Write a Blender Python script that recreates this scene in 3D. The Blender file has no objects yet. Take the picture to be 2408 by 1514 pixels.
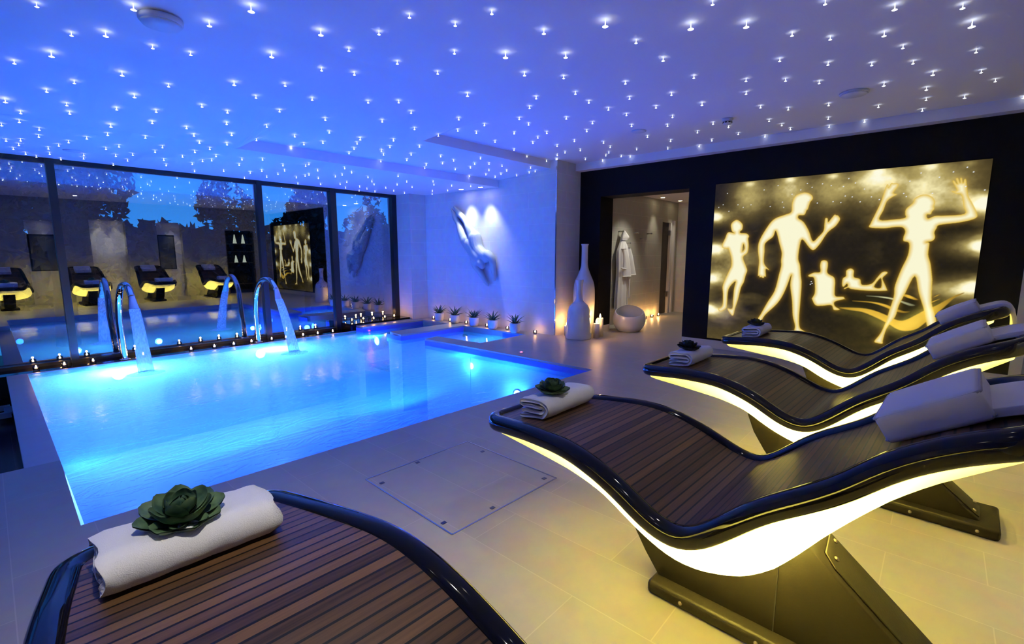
import bpy, bmesh, math, random
import numpy as np
from mathutils import Vector, Matrix
random.seed(7); rng=np.random.default_rng(7)
SC=bpy.context.scene; COL=SC.collection
PI=math.pi
# ------------------------------------------------------------------ scene settings
SC.view_settings.view_transform='Standard'; SC.view_settings.look='None'
SC.view_settings.gamma=1; SC.view_settings.use_curve_mapping=False
SC.view_settings.exposure=0.0
cy=SC.cycles
cy.max_bounces=8; cy.diffuse_bounces=4; cy.glossy_bounces=4; cy.transmission_bounces=5; cy.transparent_max_bounces=12
cy.caustics_reflective=False; cy.caustics_refractive=False
cy.sample_clamp_indirect=10.0; cy.blur_glossy=0.6
cy.use_denoising=True
# ------------------------------------------------------------------ materials
def new_mat(name):
    m=bpy.data.materials.new(name); m.use_nodes=True
    nt=m.node_tree; nt.nodes.clear()
    out=nt.nodes.new('ShaderNodeOutputMaterial')
    return m,nt,out
def N(nt,t,**k):
    n=nt.nodes.new(t)
    for a,v in k.items():
        if a in n.inputs: n.inputs[a].default_value=v
        else: setattr(n,a,v)
    return n
def rgba(c): return (c[0],c[1],c[2],1)
def coat(nt,p,w,r=.05):
    p.inputs['Coat Weight'].default_value=w; p.inputs['Coat Roughness'].default_value=r
def pmat(name,col,rough=.5,metal=0,spec=.5,noise=None,bump=None,coatw=0,alpha=None,trans=0):
    """principled material; noise=(scale,amount) colour mottling, bump=(scale,strength)"""
    m,nt,out=new_mat(name)
    p=N(nt,'ShaderNodeBsdfPrincipled',Roughness=rough,Metallic=metal)
    p.inputs['Specular IOR Level'].default_value=spec
    p.inputs['Base Color'].default_value=rgba(col)
    if coatw: coat(nt,p,coatw)
    tc=N(nt,'ShaderNodeTexCoord')
    if noise:
        n=N(nt,'ShaderNodeTexNoise',Scale=noise[0],Detail=4.0)
        nt.links.new(tc.outputs['Object'],n.inputs['Vector'])
        r=N(nt,'ShaderNodeMixRGB'); r.inputs[1].default_value=rgba([c*(1-noise[1]) for c in col]); r.inputs[2].default_value=rgba([min(1,c*(1+noise[1])) for c in col])
        nt.links.new(n.outputs['Fac'],r.inputs[0]); nt.links.new(r.outputs[0],p.inputs['Base Color'])
    if bump:
        n=N(nt,'ShaderNodeTexNoise',Scale=bump[0],Detail=3.0); b=N(nt,'ShaderNodeBump',Strength=bump[1],Distance=.01)
        nt.links.new(tc.outputs['Object'],n.inputs['Vector']); nt.links.new(n.outputs['Fac'],b.inputs['Height']); nt.links.new(b.outputs[0],p.inputs['Normal'])
    nt.links.new(p.outputs[0],out.inputs['Surface'])
    return m
def emat(name,col,strength,sampling=None):
    m,nt,out=new_mat(name)
    e=N(nt,'ShaderNodeEmission',Strength=strength); e.inputs['Color'].default_value=rgba(col)
    nt.links.new(e.outputs[0],out.inputs['Surface'])
    if sampling: m.cycles.emission_sampling=sampling
    return m
def tile_mat(name,c1,c2,grout,ax,w,h,off=.5,mortar=.003,rough=.45,shift=(0,0),bumps=.25,spec=.4):
    """brick-laid tiles on world axes ax=(a,b): a along the tile, b across"""
    m,nt,out=new_mat(name)
    tc=N(nt,'ShaderNodeTexCoord'); sx=N(nt,'ShaderNodeSeparateXYZ'); cx=N(nt,'ShaderNodeCombineXYZ')
    nt.links.new(tc.outputs['Object'],sx.inputs[0])
    for i,a in enumerate(ax):
        ad=N(nt,'ShaderNodeMath',operation='ADD'); ad.inputs[1].default_value=shift[i]
        nt.links.new(sx.outputs[a],ad.inputs[0]); nt.links.new(ad.outputs[0],cx.inputs[i])
    br=N(nt,'ShaderNodeTexBrick'); br.offset=off; br.squash=1
    br.inputs['Scale'].default_value=1; br.inputs['Brick Width'].default_value=w; br.inputs['Row Height'].default_value=h
    br.inputs['Mortar Size'].default_value=mortar; br.inputs['Mortar Smooth'].default_value=.1; br.inputs['Bias'].default_value=0
    br.inputs['Color1'].default_value=rgba(c1); br.inputs['Color2'].default_value=rgba(c2); br.inputs['Mortar'].default_value=rgba(grout)
    nt.links.new(cx.outputs[0],br.inputs['Vector'])
    n=N(nt,'ShaderNodeTexNoise',Scale=9.0,Detail=5.0); nt.links.new(tc.outputs['Object'],n.inputs['Vector'])
    mx=N(nt,'ShaderNodeMixRGB',blend_type='MULTIPLY'); mx.inputs[0].default_value=.25
    nt.links.new(br.outputs['Color'],mx.inputs[1]); nt.links.new(n.outputs['Color'],mx.inputs[2])
    p=N(nt,'ShaderNodeBsdfPrincipled',Roughness=rough); p.inputs['Specular IOR Level'].default_value=spec
    nt.links.new(mx.outputs[0],p.inputs['Base Color'])
    b=N(nt,'ShaderNodeBump',Strength=bumps,Distance=.004); b.invert=True
    nt.links.new(br.outputs['Fac'],b.inputs['Height']); nt.links.new(b.outputs[0],p.inputs['Normal'])
    nt.links.new(p.outputs[0],out.inputs['Surface'])
    return m
M={}
M['floor']=tile_mat('floor_tile',(.39,.36,.31),(.43,.395,.34),(.50,.46,.38),(1,0),.9,.2985,.37,.0022,.42,(-.07,.0605+.2985),.15)
M['walltile']=tile_mat('wall_tile_x',(.78,.77,.75),(.82,.81,.79),(.9,.89,.87),(1,2),.62,.262,.5,.003,.5)
M['walltiley']=tile_mat('wall_tile_y',(.70,.68,.64),(.74,.72,.68),(.85,.83,.78),(0,2),.62,.262,.5,.003,.5)
M['cream']=tile_mat('cream_tile_y',(.70,.66,.57),(.72,.68,.59),(.80,.76,.66),(0,2),.9,.45,.5,.003,.5)
M['creamx']=tile_mat('cream_tile_x',(.70,.66,.57),(.72,.68,.59),(.80,.76,.66),(1,2),.9,.45,.5,.003,.5)
M['ceil']=pmat('ceiling_paint',(.86,.84,.86),.55,spec=.25)
M['backwall']=tile_mat('taupe_wall',(.36,.34,.30),(.38,.36,.32),(.46,.44,.38),(0,2),.9,.45,.5,.003,.5)
M['white']=pmat('white_paint',(.80,.79,.78),.5)
M['black']=pmat('black_wall_panel',(.006,.006,.007),.6,spec=.08,noise=(30,.3))
M['blackgloss']=pmat('black_gloss_ledge',(.004,.004,.006),.06,spec=.25)
M['frame']=pmat('window_frame_black',(.006,.006,.008),.35)
M['gutter']=tile_mat('gutter_tile',(.015,.015,.017),(.02,.02,.022),(.03,.03,.03),(1,0),.1,.1,0,.002,.2)
M['plinth']=pmat('cream_baseboard',(.62,.57,.50),.45)
M['basin']=tile_mat('pool_tile',(.72,.78,.82),(.74,.80,.84),(.62,.68,.72),(0,1),.6,.3,.5,.003,.35)
M['bench']=pmat('bench_shade_blue',(.16,.24,.52),.4,noise=(5,.15))  # unlit band along the near edge, painted as bench colour
M['edgeglow']=pmat('edge_glow_blue',(.10,.15,.60),.3,noise=(9,.12))  # water glow on the rim faces, painted as a blue base colour
M['corr']=tile_mat('corridor_tile',(.50,.48,.40),(.53,.51,.43),(.68,.66,.56),(0,2),.62,.262,.5,.003,.5)
M['basindark']=pmat('bay_shade_dark',(.05,.05,.055),.4,noise=(6,.3))  # shade inside the unlit bay, painted as a dark base colour
M['coping']=pmat('pool_coping',(.42,.40,.40),.35,noise=(8,.1))
M['wood']=None
M['rim']=pmat('black_gloss_rim',(.004,.004,.006),.07,spec=.32)
M['ped']=pmat('brown_black_pedestal',(.006,.005,.004),.42,spec=.07,bump=(120,.05))
M['panelm']=pmat('pedestal_panel',(.008,.007,.005),.4,spec=.10,bump=(120,.05))
M['bolt']=pmat('bolt_metal',(.45,.38,.28),.3,1)
M['chrome']=pmat('chrome',(.75,.77,.8),.06,1)
M['steel']=pmat('brushed_steel',(.5,.5,.5),.3,1)
M['vinyl']=pmat('lilac_white_vinyl',(.70,.68,.70),.5,bump=(300,.04))
M['piping']=pmat('vinyl_piping',(.38,.36,.40),.5)
M['ceramic']=pmat('white_glaze',(.68,.67,.66),.16,noise=(14,.05),bump=(40,.15),coatw=.4)
M['pot']=pmat('pot_glaze',(.62,.64,.68),.35,noise=(18,.15),bump=(25,.25))
M['soil']=pmat('soil',(.02,.015,.01),.9)
M['wax']=pmat('candle_wax',(.80,.74,.64),.4)
M['glassy']=None
M['plaster']=pmat('pale_plaster',(.44,.48,.48),.5,noise=(10,.12),bump=(60,.25))
M['robe']=pmat('white_terry',(.86,.84,.80),.9,bump=(150,.5))
M['gloss_white']=pmat('white_gloss_shell',(.72,.73,.74),.12,coatw=.5)
M['doorwood']=pmat('dark_door_wood',(.035,.027,.02),.45,noise=(12,.4))
M['stone']=pmat('split_stone',(.70,.67,.58),.7,noise=(5,.25),bump=(14,1.0))
M['picture']=pmat('dark_picture',(.05,.05,.045),.5,noise=(4,.95))
M['trunk']=pmat('bark',(.02,.016,.012),.9)
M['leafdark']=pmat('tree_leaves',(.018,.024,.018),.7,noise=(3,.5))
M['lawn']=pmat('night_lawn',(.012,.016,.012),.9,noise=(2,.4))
M['plastic']=pmat('white_plastic',(.72,.72,.74),.4)
M['dark']=pmat('dark_grille',(.01,.01,.012),.5)
M['hatchline']=pmat('hatch_metal',(.35,.34,.36),.25,1)
M['socket']=pmat('socket_metal',(.12,.12,.14),.4,1)
M['led']=emat('red_led',(1,.04,.10),14)
M['flame']=emat('candle_flame',(1,.60,.22),60)
M['star']=emat('star_light_glow',(.80,.88,1),7)
M['downglow']=emat('downlight_glow',(1,.96,.88),30)
M['warmglow']=emat('warm_downlight_glow',(1,.85,.55),20)
M['poolglow']=emat('pool_lamp_glow',(.16,.60,1),60)
M['city']=emat('town_lamp',(1,.45,.10),14)
def terry():
    m,nt,out=new_mat('white_terry_towel')
    p=N(nt,'ShaderNodeBsdfPrincipled',Roughness=.95); p.inputs['Base Color'].default_value=rgba((.84,.825,.80)); p.inputs['Specular IOR Level'].default_value=.1
    p.inputs['Sheen Weight'].default_value=.4
    tc=N(nt,'ShaderNodeTexCoord'); n=N(nt,'ShaderNodeTexNoise',Scale=330.0,Detail=3.0); v=N(nt,'ShaderNodeTexVoronoi',Scale=420.0)
    a=N(nt,'ShaderNodeMath',operation='ADD'); b=N(nt,'ShaderNodeBump',Strength=.45,Distance=.003)
    nt.links.new(tc.outputs['Object'],n.inputs['Vector']); nt.links.new(tc.outputs['Object'],v.inputs['Vector'])
    nt.links.new(n.outputs['Fac'],a.inputs[0]); nt.links.new(v.outputs['Distance'],a.inputs[1])
    nt.links.new(a.outputs[0],b.inputs['Height']); nt.links.new(b.outputs[0],p.inputs['Normal']); nt.links.new(p.outputs[0],out.inputs['Surface'])
    return m
M['towel']=terry()
def wood():
    m,nt,out=new_mat('dark_plank_deck')
    uv=N(nt,'ShaderNodeUVMap'); uv.uv_map='UVMap'
    sp=N(nt,'ShaderNodeSeparateXYZ'); nt.links.new(uv.outputs[0],sp.inputs[0])
    dv=N(nt,'ShaderNodeMath',operation='DIVIDE'); dv.inputs[1].default_value=.031; nt.links.new(sp.outputs[1],dv.inputs[0])
    fl=N(nt,'ShaderNodeMath',operation='FLOOR'); fr=N(nt,'ShaderNodeMath',operation='FRACT')
    nt.links.new(dv.outputs[0],fl.inputs[0]); nt.links.new(dv.outputs[0],fr.inputs[0])
    gap=N(nt,'ShaderNodeMath',operation='LESS_THAN'); gap.inputs[1].default_value=.19; nt.links.new(fr.outputs[0],gap.inputs[0])
    wn=N(nt,'ShaderNodeTexWhiteNoise'); wn.noise_dimensions='1D'; nt.links.new(fl.outputs[0],wn.inputs['W'])
    # grain: stretched noise along the plank
    mp=N(nt,'ShaderNodeMapping'); mp.inputs['Scale'].default_value=(3,90,1); nt.links.new(uv.outputs[0],mp.inputs['Vector'])
    n=N(nt,'ShaderNodeTexNoise',Scale=1.0,Detail=6.0,Roughness=.65); nt.links.new(mp.outputs[0],n.inputs['Vector'])
    ad=N(nt,'ShaderNodeVectorMath',operation='ADD'); cmb=N(nt,'ShaderNodeCombineXYZ'); nt.links.new(wn.outputs['Value'],cmb.inputs[0])
    mu=N(nt,'ShaderNodeMath',operation='MULTIPLY'); mu.inputs[1].default_value=.55; nt.links.new(wn.outputs['Value'],mu.inputs[0])
    mix=N(nt,'ShaderNodeMath',operation='MULTIPLY_ADD'); mix.inputs[1].default_value=.75; nt.links.new(n.outputs['Fac'],mix.inputs[0]); nt.links.new(mu.outputs[0],mix.inputs[2])
    cr=N(nt,'ShaderNodeValToRGB'); e=cr.color_ramp.elements; e[0].position=.25; e[0].color=(.026,.012,.006,1); e[1].position=.95; e[1].color=(.175,.088,.034,1)
    nt.links.new(mix.outputs[0],cr.inputs[0])
    g=N(nt,'ShaderNodeMixRGB'); g.inputs[2].default_value=(.003,.003,.003,1); nt.links.new(gap.outputs[0],g.inputs[0]); nt.links.new(cr.outputs[0],g.inputs[1])
    p=N(nt,'ShaderNodeBsdfPrincipled',Roughness=.40); p.inputs['Specular IOR Level'].default_value=.4
    nt.links.new(g.outputs[0],p.inputs['Base Color'])
    b=N(nt,'ShaderNodeBump',Strength=.5,Distance=.003); b.invert=True
    nt.links.new(gap.outputs[0],b.inputs['Height']); nt.links.new(b.outputs[0],p.inputs['Normal'])
    nt.links.new(p.outputs[0],out.inputs['Surface']); return m
M['wood']=wood()
def glass(name,refl=.27,tint=(.86,.93,1)):
    m,nt,out=new_mat(name)
    t=N(nt,'ShaderNodeBsdfTransparent'); t.inputs[0].default_value=rgba(tint)
    g=N(nt,'ShaderNodeBsdfGlossy',Roughness=.0); g.inputs[0].default_value=(1,1,1,1)
    lw=N(nt,'ShaderNodeFresnel'); lw.inputs[0].default_value=1.5
    f=N(nt,'ShaderNodeMath',operation='MULTIPLY_ADD'); f.inputs[1].default_value=1.0; f.inputs[2].default_value=refl-.04; f.use_clamp=True
    nt.links.new(lw.outputs[0],f.inputs[0])
    mx=N(nt,'ShaderNodeMixShader'); nt.links.new(f.outputs[0],mx.inputs[0]); nt.links.new(t.outputs[0],mx.inputs[1]); nt.links.new(g.outputs[0],mx.inputs[2])
    nt.links.new(mx.outputs[0],out.inputs['Surface']); return m
M['pane']=glass('window_glass',.26)
M['cup']=glass('candle_cup_glass',.10,(.95,.95,.95))
def shell_mat():
    m,nt,out=new_mat('glowing_resin_shell')
    t=N(nt,'ShaderNodeBsdfTranslucent'); t.inputs[0].default_value=(.97,.95,.85,1)
    d=N(nt,'ShaderNodeBsdfDiffuse'); d.inputs[0].default_value=(.82,.80,.72,1)
    g=N(nt,'ShaderNodeBsdfGlossy',Roughness=.25)
    mx=N(nt,'ShaderNodeMixShader'); mx.inputs[0].default_value=.45; nt.links.new(t.outputs[0],mx.inputs[1]); nt.links.new(d.outputs[0],mx.inputs[2])
    m2=N(nt,'ShaderNodeMixShader'); m2.inputs[0].default_value=.04; nt.links.new(mx.outputs[0],m2.inputs[1]); nt.links.new(g.outputs[0],m2.inputs[2])
    nt.links.new(m2.outputs[0],out.inputs['Surface']); return m
M['shell']=shell_mat()
WLAND=[(1.13,7.08),(2.93,6.93)]
def water_mat():
    m,nt,out=new_mat('pool_water_surface')
    tc=N(nt,'ShaderNodeTexCoord')
    mp=N(nt,'ShaderNodeMapping'); mp.inputs['Scale'].default_value=(2.0,4.5,1); nt.links.new(tc.outputs['Object'],mp.inputs[0])
    n1=N(nt,'ShaderNodeTexNoise',Scale=1.3,Detail=4.0,Distortion=1.2); nt.links.new(mp.outputs[0],n1.inputs['Vector'])
    n2=N(nt,'ShaderNodeTexNoise',Scale=9.0,Detail=4.0,Distortion=2.0); nt.links.new(mp.outputs[0],n2.inputs['Vector'])
    # distance to the places where the jets strike: the water is rougher and aerated there
    mn=None
    for (x,y) in WLAND:
        d=N(nt,'ShaderNodeVectorMath',operation='DISTANCE'); d.inputs[1].default_value=(x,y,-.1); nt.links.new(tc.outputs['Object'],d.inputs[0])
        if mn is None: mn=d.outputs['Value']
        else:
            mm=N(nt,'ShaderNodeMath',operation='MINIMUM'); nt.links.new(mn,mm.inputs[0]); nt.links.new(d.outputs['Value'],mm.inputs[1]); mn=mm.outputs[0]
    mr=N(nt,'ShaderNodeMapRange'); mr.inputs['From Min'].default_value=.1; mr.inputs['From Max'].default_value=2.2; mr.inputs['To Min'].default_value=1; mr.inputs['To Max'].default_value=0
    nt.links.new(mn,mr.inputs['Value'])
    sq=N(nt,'ShaderNodeMath',operation='POWER'); sq.inputs[1].default_value=1.6; nt.links.new(mr.outputs[0],sq.inputs[0])
    h2=N(nt,'ShaderNodeMath',operation='MULTIPLY'); nt.links.new(n2.outputs['Fac'],h2.inputs[0]); nt.links.new(sq.outputs[0],h2.inputs[1])
    h=N(nt,'ShaderNodeMath',operation='MULTIPLY_ADD'); h.inputs[1].default_value=.25; nt.links.new(n1.outputs['Fac'],h.inputs[0]); nt.links.new(h2.outputs[0],h.inputs[2])
    b=N(nt,'ShaderNodeBump',Strength=.5,Distance=.06); nt.links.new(h.outputs[0],b.inputs['Height'])
    tr=N(nt,'ShaderNodeBsdfTransparent'); tr.inputs[0].default_value=(.20,.24,1,1)
    tl=N(nt,'ShaderNodeBsdfTranslucent'); tl.inputs[0].default_value=(.38,1,.88,1); nt.links.new(b.outputs[0],tl.inputs['Normal'])
    a=N(nt,'ShaderNodeMath',operation='MULTIPLY_ADD'); a.inputs[1].default_value=.25; a.inputs[2].default_value=.22; nt.links.new(sq.outputs[0],a.inputs[0])
    mx=N(nt,'ShaderNodeMixShader'); nt.links.new(a.outputs[0],mx.inputs[0]); nt.links.new(tr.outputs[0],mx.inputs[1]); nt.links.new(tl.outputs[0],mx.inputs[2])
    g=N(nt,'ShaderNodeBsdfGlossy',Roughness=.04); nt.links.new(b.outputs[0],g.inputs['Normal'])
    fr=N(nt,'ShaderNodeFresnel'); fr.inputs[0].default_value=1.33; nt.links.new(b.outputs[0],fr.inputs['Normal'])
    m2=N(nt,'ShaderNodeMixShader'); nt.links.new(fr.outputs[0],m2.inputs[0]); nt.links.new(mx.outputs[0],m2.inputs[1]); nt.links.new(g.outputs[0],m2.inputs[2])
    nt.links.new(m2.outputs[0],out.inputs['Surface']); return m
M['water']=water_mat()
def jet_mat():
    m,nt,out=new_mat('falling_water')
    tc=N(nt,'ShaderNodeTexCoord'); mp=N(nt,'ShaderNodeMapping'); mp.inputs['Scale'].default_value=(60,60,1.5); nt.links.new(tc.outputs['Object'],mp.inputs[0])
    n=N(nt,'ShaderNodeTexNoise',Scale=1.0,Detail=2.0); nt.links.new(mp.outputs[0],n.inputs['Vector'])
    tr=N(nt,'ShaderNodeBsdfTransparent'); tr.inputs[0].default_value=(.9,.95,1,1)
    tl=N(nt,'ShaderNodeBsdfTranslucent'); tl.inputs[0].default_value=(.9,.95,1,1)
    df=N(nt,'ShaderNodeBsdfDiffuse'); df.inputs[0].default_value=(.85,.9,1,1)
    g=N(nt,'ShaderNodeBsdfGlossy',Roughness=.08)
    m0=N(nt,'ShaderNodeMixShader'); m0.inputs[0].default_value=.5; nt.links.new(tl.outputs[0],m0.inputs[1]); nt.links.new(df.outputs[0],m0.inputs[2])
    m1=N(nt,'ShaderNodeMixShader'); nt.links.new(n.outputs['Fac'],m1.inputs[0]); nt.links.new(tr.outputs[0],m1.inputs[1]); nt.links.new(m0.outputs[0],m1.inputs[2])
    m2=N(nt,'ShaderNodeMixShader'); m2.inputs[0].default_value=.12; nt.links.new(m1.outputs[0],m2.inputs[1]); nt.links.new(g.outputs[0],m2.inputs[2])
    nt.links.new(m2.outputs[0],out.inputs['Surface']); return m
M['jet']=jet_mat()
def leafmat(name,c1,c2):
    m,nt,out=new_mat(name)
    tc=N(nt,'ShaderNodeTexCoord'); n=N(nt,'ShaderNodeTexNoise',Scale=22.0,Detail=3.0); nt.links.new(tc.outputs['Object'],n.inputs['Vector'])
    cr=N(nt,'ShaderNodeValToRGB'); cr.color_ramp.elements[0].position=.35; cr.color_ramp.elements[1].position=.7; cr.color_ramp.elements[0].color=rgba(c1); cr.color_ramp.elements[1].color=rgba(c2)
    nt.links.new(n.outputs['Fac'],cr.inputs[0])
    p=N(nt,'ShaderNodeBsdfPrincipled',Roughness=.45); nt.links.new(cr.outputs[0],p.inputs['Base Color']); nt.links.new(p.outputs[0],out.inputs['Surface']); return m
M['succ']=leafmat('succulent_leaf',(.03,.075,.040),(.17,.27,.13))
M['succd']=leafmat('dark_succulent_leaf',(.008,.012,.010),(.02,.028,.020))
M['agave']=leafmat('agave_leaf',(.022,.065,.04),(.09,.19,.10))
# ------------------------------------------------------------------ mesh helpers
class MB:
    def __init__(s): s.v=[]; s.f=[]; s.sm=[]; s.uv={}
    def add(s,vs,fs,smooth=False):
        o=len(s.v); s.v+= [tuple(map(float,v)) for v in vs]; s.f+=[tuple(i+o for i in f) for f in fs]; s.sm+=[smooth]*len(fs); return o
    def box(s,x0,x1,y0,y1,z0,z1):
        s.add([(x0,y0,z0),(x1,y0,z0),(x1,y1,z0),(x0,y1,z0),(x0,y0,z1),(x1,y0,z1),(x1,y1,z1),(x0,y1,z1)],
              [(0,3,2,1),(4,5,6,7),(0,1,5,4),(1,2,6,5),(2,3,7,6),(3,0,4,7)]); return s
    def prism(s,poly,z0,z1):
        n=len(poly); s.add([(x,y,z0) for x,y in poly]+[(x,y,z1) for x,y in poly],
              [tuple(range(n-1,-1,-1)),tuple(range(n,2*n))]+[(i,(i+1)%n,n+(i+1)%n,n+i) for i in range(n)]); return s
    def lathe(s,prof,c=(0,0,0),n=32,cap=True):
        vs=[];fs=[]
        for r,z in prof:
            for k in range(n): a=2*PI*k/n; vs.append((c[0]+r*math.cos(a),c[1]+r*math.sin(a),c[2]+z))
        for i in range(len(prof)-1):
            for k in range(n): fs.append((i*n+k,i*n+(k+1)%n,(i+1)*n+(k+1)%n,(i+1)*n+k))
        if cap:
            if prof[0][0]>1e-5: fs.append(tuple(range(n-1,-1,-1)))
            if prof[-1][0]>1e-5: fs.append(tuple(range((len(prof)-1)*n,len(prof)*n)))
        s.add(vs,fs,True); return s
    def tube(s,path,rad,n=12,closed=False,sy=1.0,up=None):
        P=[Vector(p) for p in path]; m=len(P); vs=[];fs=[]
        pu=None
        for i,p in enumerate(P):
            t=((P[(i+1)%m]-P[i-1]) if closed or 0<i<m-1 else (P[1]-P[0] if i==0 else P[-1]-P[-2])).normalized()
            u=Vector(up) if up else (pu if pu else (Vector((0,0,1)) if abs(t.z)<.9 else Vector((1,0,0))))
            a=(u-t*u.dot(t)).normalized(); b=t.cross(a); pu=a
            r=rad[i] if hasattr(rad,'__len__') else rad
            for k in range(n):
                q=2*PI*k/n; vs.append(p+a*(r*math.cos(q)*sy)+b*(r*math.sin(q)))
        for i in range(m if closed else m-1):
            for k in range(n): fs.append((i*n+k,i*n+(k+1)%n,((i+1)%m)*n+(k+1)%n,((i+1)%m)*n+k))
        if not closed: fs.append(tuple(range(n-1,-1,-1))); fs.append(tuple(range((m-1)*n,m*n)))
        s.add(vs,fs,True); return s
    def sphere(s,c,r,n=16,m=10,sc=(1,1,1)):
        vs=[];fs=[]
        for i in range(m+1):
            a=PI*i/m
            for k in range(n): b=2*PI*k/n; vs.append((c[0]+r*sc[0]*math.sin(a)*math.cos(b),c[1]+r*sc[1]*math.sin(a)*math.sin(b),c[2]+r*sc[2]*math.cos(a)))
        for i in range(m):
            for k in range(n): fs.append((i*n+k,(i+1)*n+k,(i+1)*n+(k+1)%n,i*n+(k+1)%n))
        s.add(vs,fs,True); return s
    def grid(s,P,smooth=True,closeu=False):
        m=len(P);n=len(P[0]); fs=[]
        for i in range(m-1):
            for k in range(n if closeu else n-1): fs.append((i*n+k,i*n+(k+1)%n,(i+1)*n+(k+1)%n,(i+1)*n+k))
        s.add([p for r in P for p in r],fs,smooth); return s
    def build(s,name,mat,parent=None,bevel=None,uv=None,weld=False):
        me=bpy.data.meshes.new(name); me.from_pydata(s.v,[],s.f); me.update()
        me.polygons.foreach_set('use_smooth',s.sm)
        if weld or bevel:
            bm=bmesh.new(); bm.from_mesh(me)
            if weld: bmesh.ops.remove_doubles(bm,verts=bm.verts,dist=1e-5)
            if bevel:
                ed=[e for e in bm.edges if len(e.link_faces)==2 and e.calc_face_angle(0)>.5]
                bmesh.ops.bevel(bm,geom=ed,offset=bevel,segments=3,profile=.5,affect='EDGES',clamp_overlap=True)
                for f in bm.faces: f.smooth=True
            bmesh.ops.recalc_face_normals(bm,faces=bm.faces)
            bm.to_mesh(me); bm.free()
            if bevel:
                try: me.set_sharp_from_angle(angle=.9)
                except Exception: pass
        if uv:
            l=me.uv_layers.new(name='UVMap')
            for lp in me.loops: l.data[lp.index].uv=uv[lp.vertex_index]
        me.materials.append(mat)
        o=bpy.data.objects.new(name,me); COL.objects.link(o)
        if parent: o.parent=parent
        return o
def tag(o,label=None,cat=None,group=None,kind=None):
    if label: o['label']=label
    if cat: o['category']=cat
    if group: o['group']=group
    if kind: o['kind']=kind
    return o
def empty(name,loc,rz=0,label=None,cat=None,group=None):
    o=bpy.data.objects.new(name,None); COL.objects.link(o); o.location=loc; o.rotation_euler=(0,0,rz); o.empty_display_size=.1
    return tag(o,label,cat,group)
def struct(mb,name,mat,**k): return tag(mb.build(name,mat,**k),kind='structure')
def children(o): return [c for c in bpy.data.objects if c.parent==o]
def copy_tree(o,parent=None):
    c=o.copy(); COL.objects.link(c)
    if parent: c.parent=parent
    for ch in children(o): copy_tree(ch,c)
    return c
def light(name,kind,loc,col,power,parent=None,radius=.05,rot=None,spot=None,blend=.5,size=None,shape=None):
    l=bpy.data.lights.new(name,kind); l.color=col; l.energy=power
    if kind in('POINT','SPOT'): l.shadow_soft_size=radius
    if kind=='SPOT': l.spot_size=spot; l.spot_blend=blend
    if kind=='AREA':
        l.shape=shape or 'RECTANGLE'; l.size=size[0]; l.size_y=size[1]
    o=bpy.data.objects.new(name,l); COL.objects.link(o); o.location=loc
    if rot: o.rotation_euler=rot
    if parent: o.parent=parent
    return o
def lerp(xs,ys,x): return float(np.interp(x,xs,ys))
def smooth_poly(pts,k=6):
    out=[]; n=len(pts)
    for i in range(n-1):
        p0=pts[max(0,i-1)];p1=pts[i];p2=pts[i+1];p3=pts[min(n-1,i+2)]
        for j in range(k):
            t=j/k
            out.append(tuple(.5*((2*b)+(-a+c)*t+(2*a-5*b+4*c-d)*t*t+(-a+3*b-3*c+d)*t**3) for a,b,c,d in zip(p0,p1,p2,p3)))
    out.append(tuple(pts[-1])); return out
# ------------------------------------------------------------------ camera (1.35 m above the deck)
cam=bpy.data.cameras.new('camera'); co=bpy.data.objects.new('camera',cam); COL.objects.link(co)
cam.sensor_fit='HORIZONTAL'; cam.sensor_width=36; cam.lens=36*1114/2408; cam.clip_start=.05; cam.clip_end=300
hp=math.radians(8.22); ha=math.radians(42.1)
co.location=(0,0,1.35); co.rotation_euler=(PI/2-hp,0,ha-PI/2)
SC.camera=co
# ------------------------------------------------------------------ world: dusk sky
w=bpy.data.worlds.new('dusk_sky'); SC.world=w; w.use_nodes=True; nt=w.node_tree; nt.nodes.clear()
o=nt.nodes.new('ShaderNodeOutputWorld'); bg=nt.nodes.new('ShaderNodeBackground'); tc=nt.nodes.new('ShaderNodeTexCoord'); sp=nt.nodes.new('ShaderNodeSeparateXYZ')
cr=nt.nodes.new('ShaderNodeValToRGB'); nt.links.new(tc.outputs['Generated'],sp.inputs[0]); nt.links.new(sp.outputs[2],cr.inputs[0])
e=cr.color_ramp.elements; e[0].position=.0; e[0].color=(.035,.30,.80,1); e[1].position=.6; e[1].color=(.006,.045,.32,1)
x=e.new(.16); x.color=(.012,.16,.58,1)
nt.links.new(cr.outputs[0],bg.inputs[0]); bg.inputs[1].default_value=1.7; nt.links.new(bg.outputs[0],o.inputs[0])
# ------------------------------------------------------------------ room shell
XW=6.91; YB=-.69; YW=8.57; XL=-3.0
def edge(x): return 3.092-.0338*(x)          # the pool's near edge
m=MB()
DZ=-.16
m.prism([(XL,YB-.25),(XW+.4,YB-.25),(XW+.4,edge(4.666)),(4.666,edge(4.666)),(.187,edge(.187)),(XL,edge(XL))],DZ,0)
m.prism([(XL,edge(XL)),(.187,edge(.187)),(.2,4.2),(XL,4.34)],DZ,0)
m.prism([(4.666,edge(4.666)),(XW+.4,edge(4.666)),(XW+.4,4.69),(6.25,4.69),(6.25,5.12),(4.62,5.12)],DZ,0)
m.prism([(4.62,5.12),(4.95,5.12),(4.88,6.08),(4.60,6.03)],DZ,0)
m.prism([(5.99,5.12),(6.25,5.12),(6.25,8.1),(5.95,8.1),(5.96,6.8)],DZ,0)
m.prism([(4.56,6.63),(5.985,6.63),(5.97,7.05),(4.63,7.05)],DZ,0)
m.prism([(4.58,7.86),(5.96,7.86),(5.96,8.16),(4.62,8.16)],DZ,0)
m.prism([(XW+.4,2.0),(10.9,2.0),(10.9,4.80),(XW+.4,4.80)],DZ,0)
struct(m,'floor',M['floor'])
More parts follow.
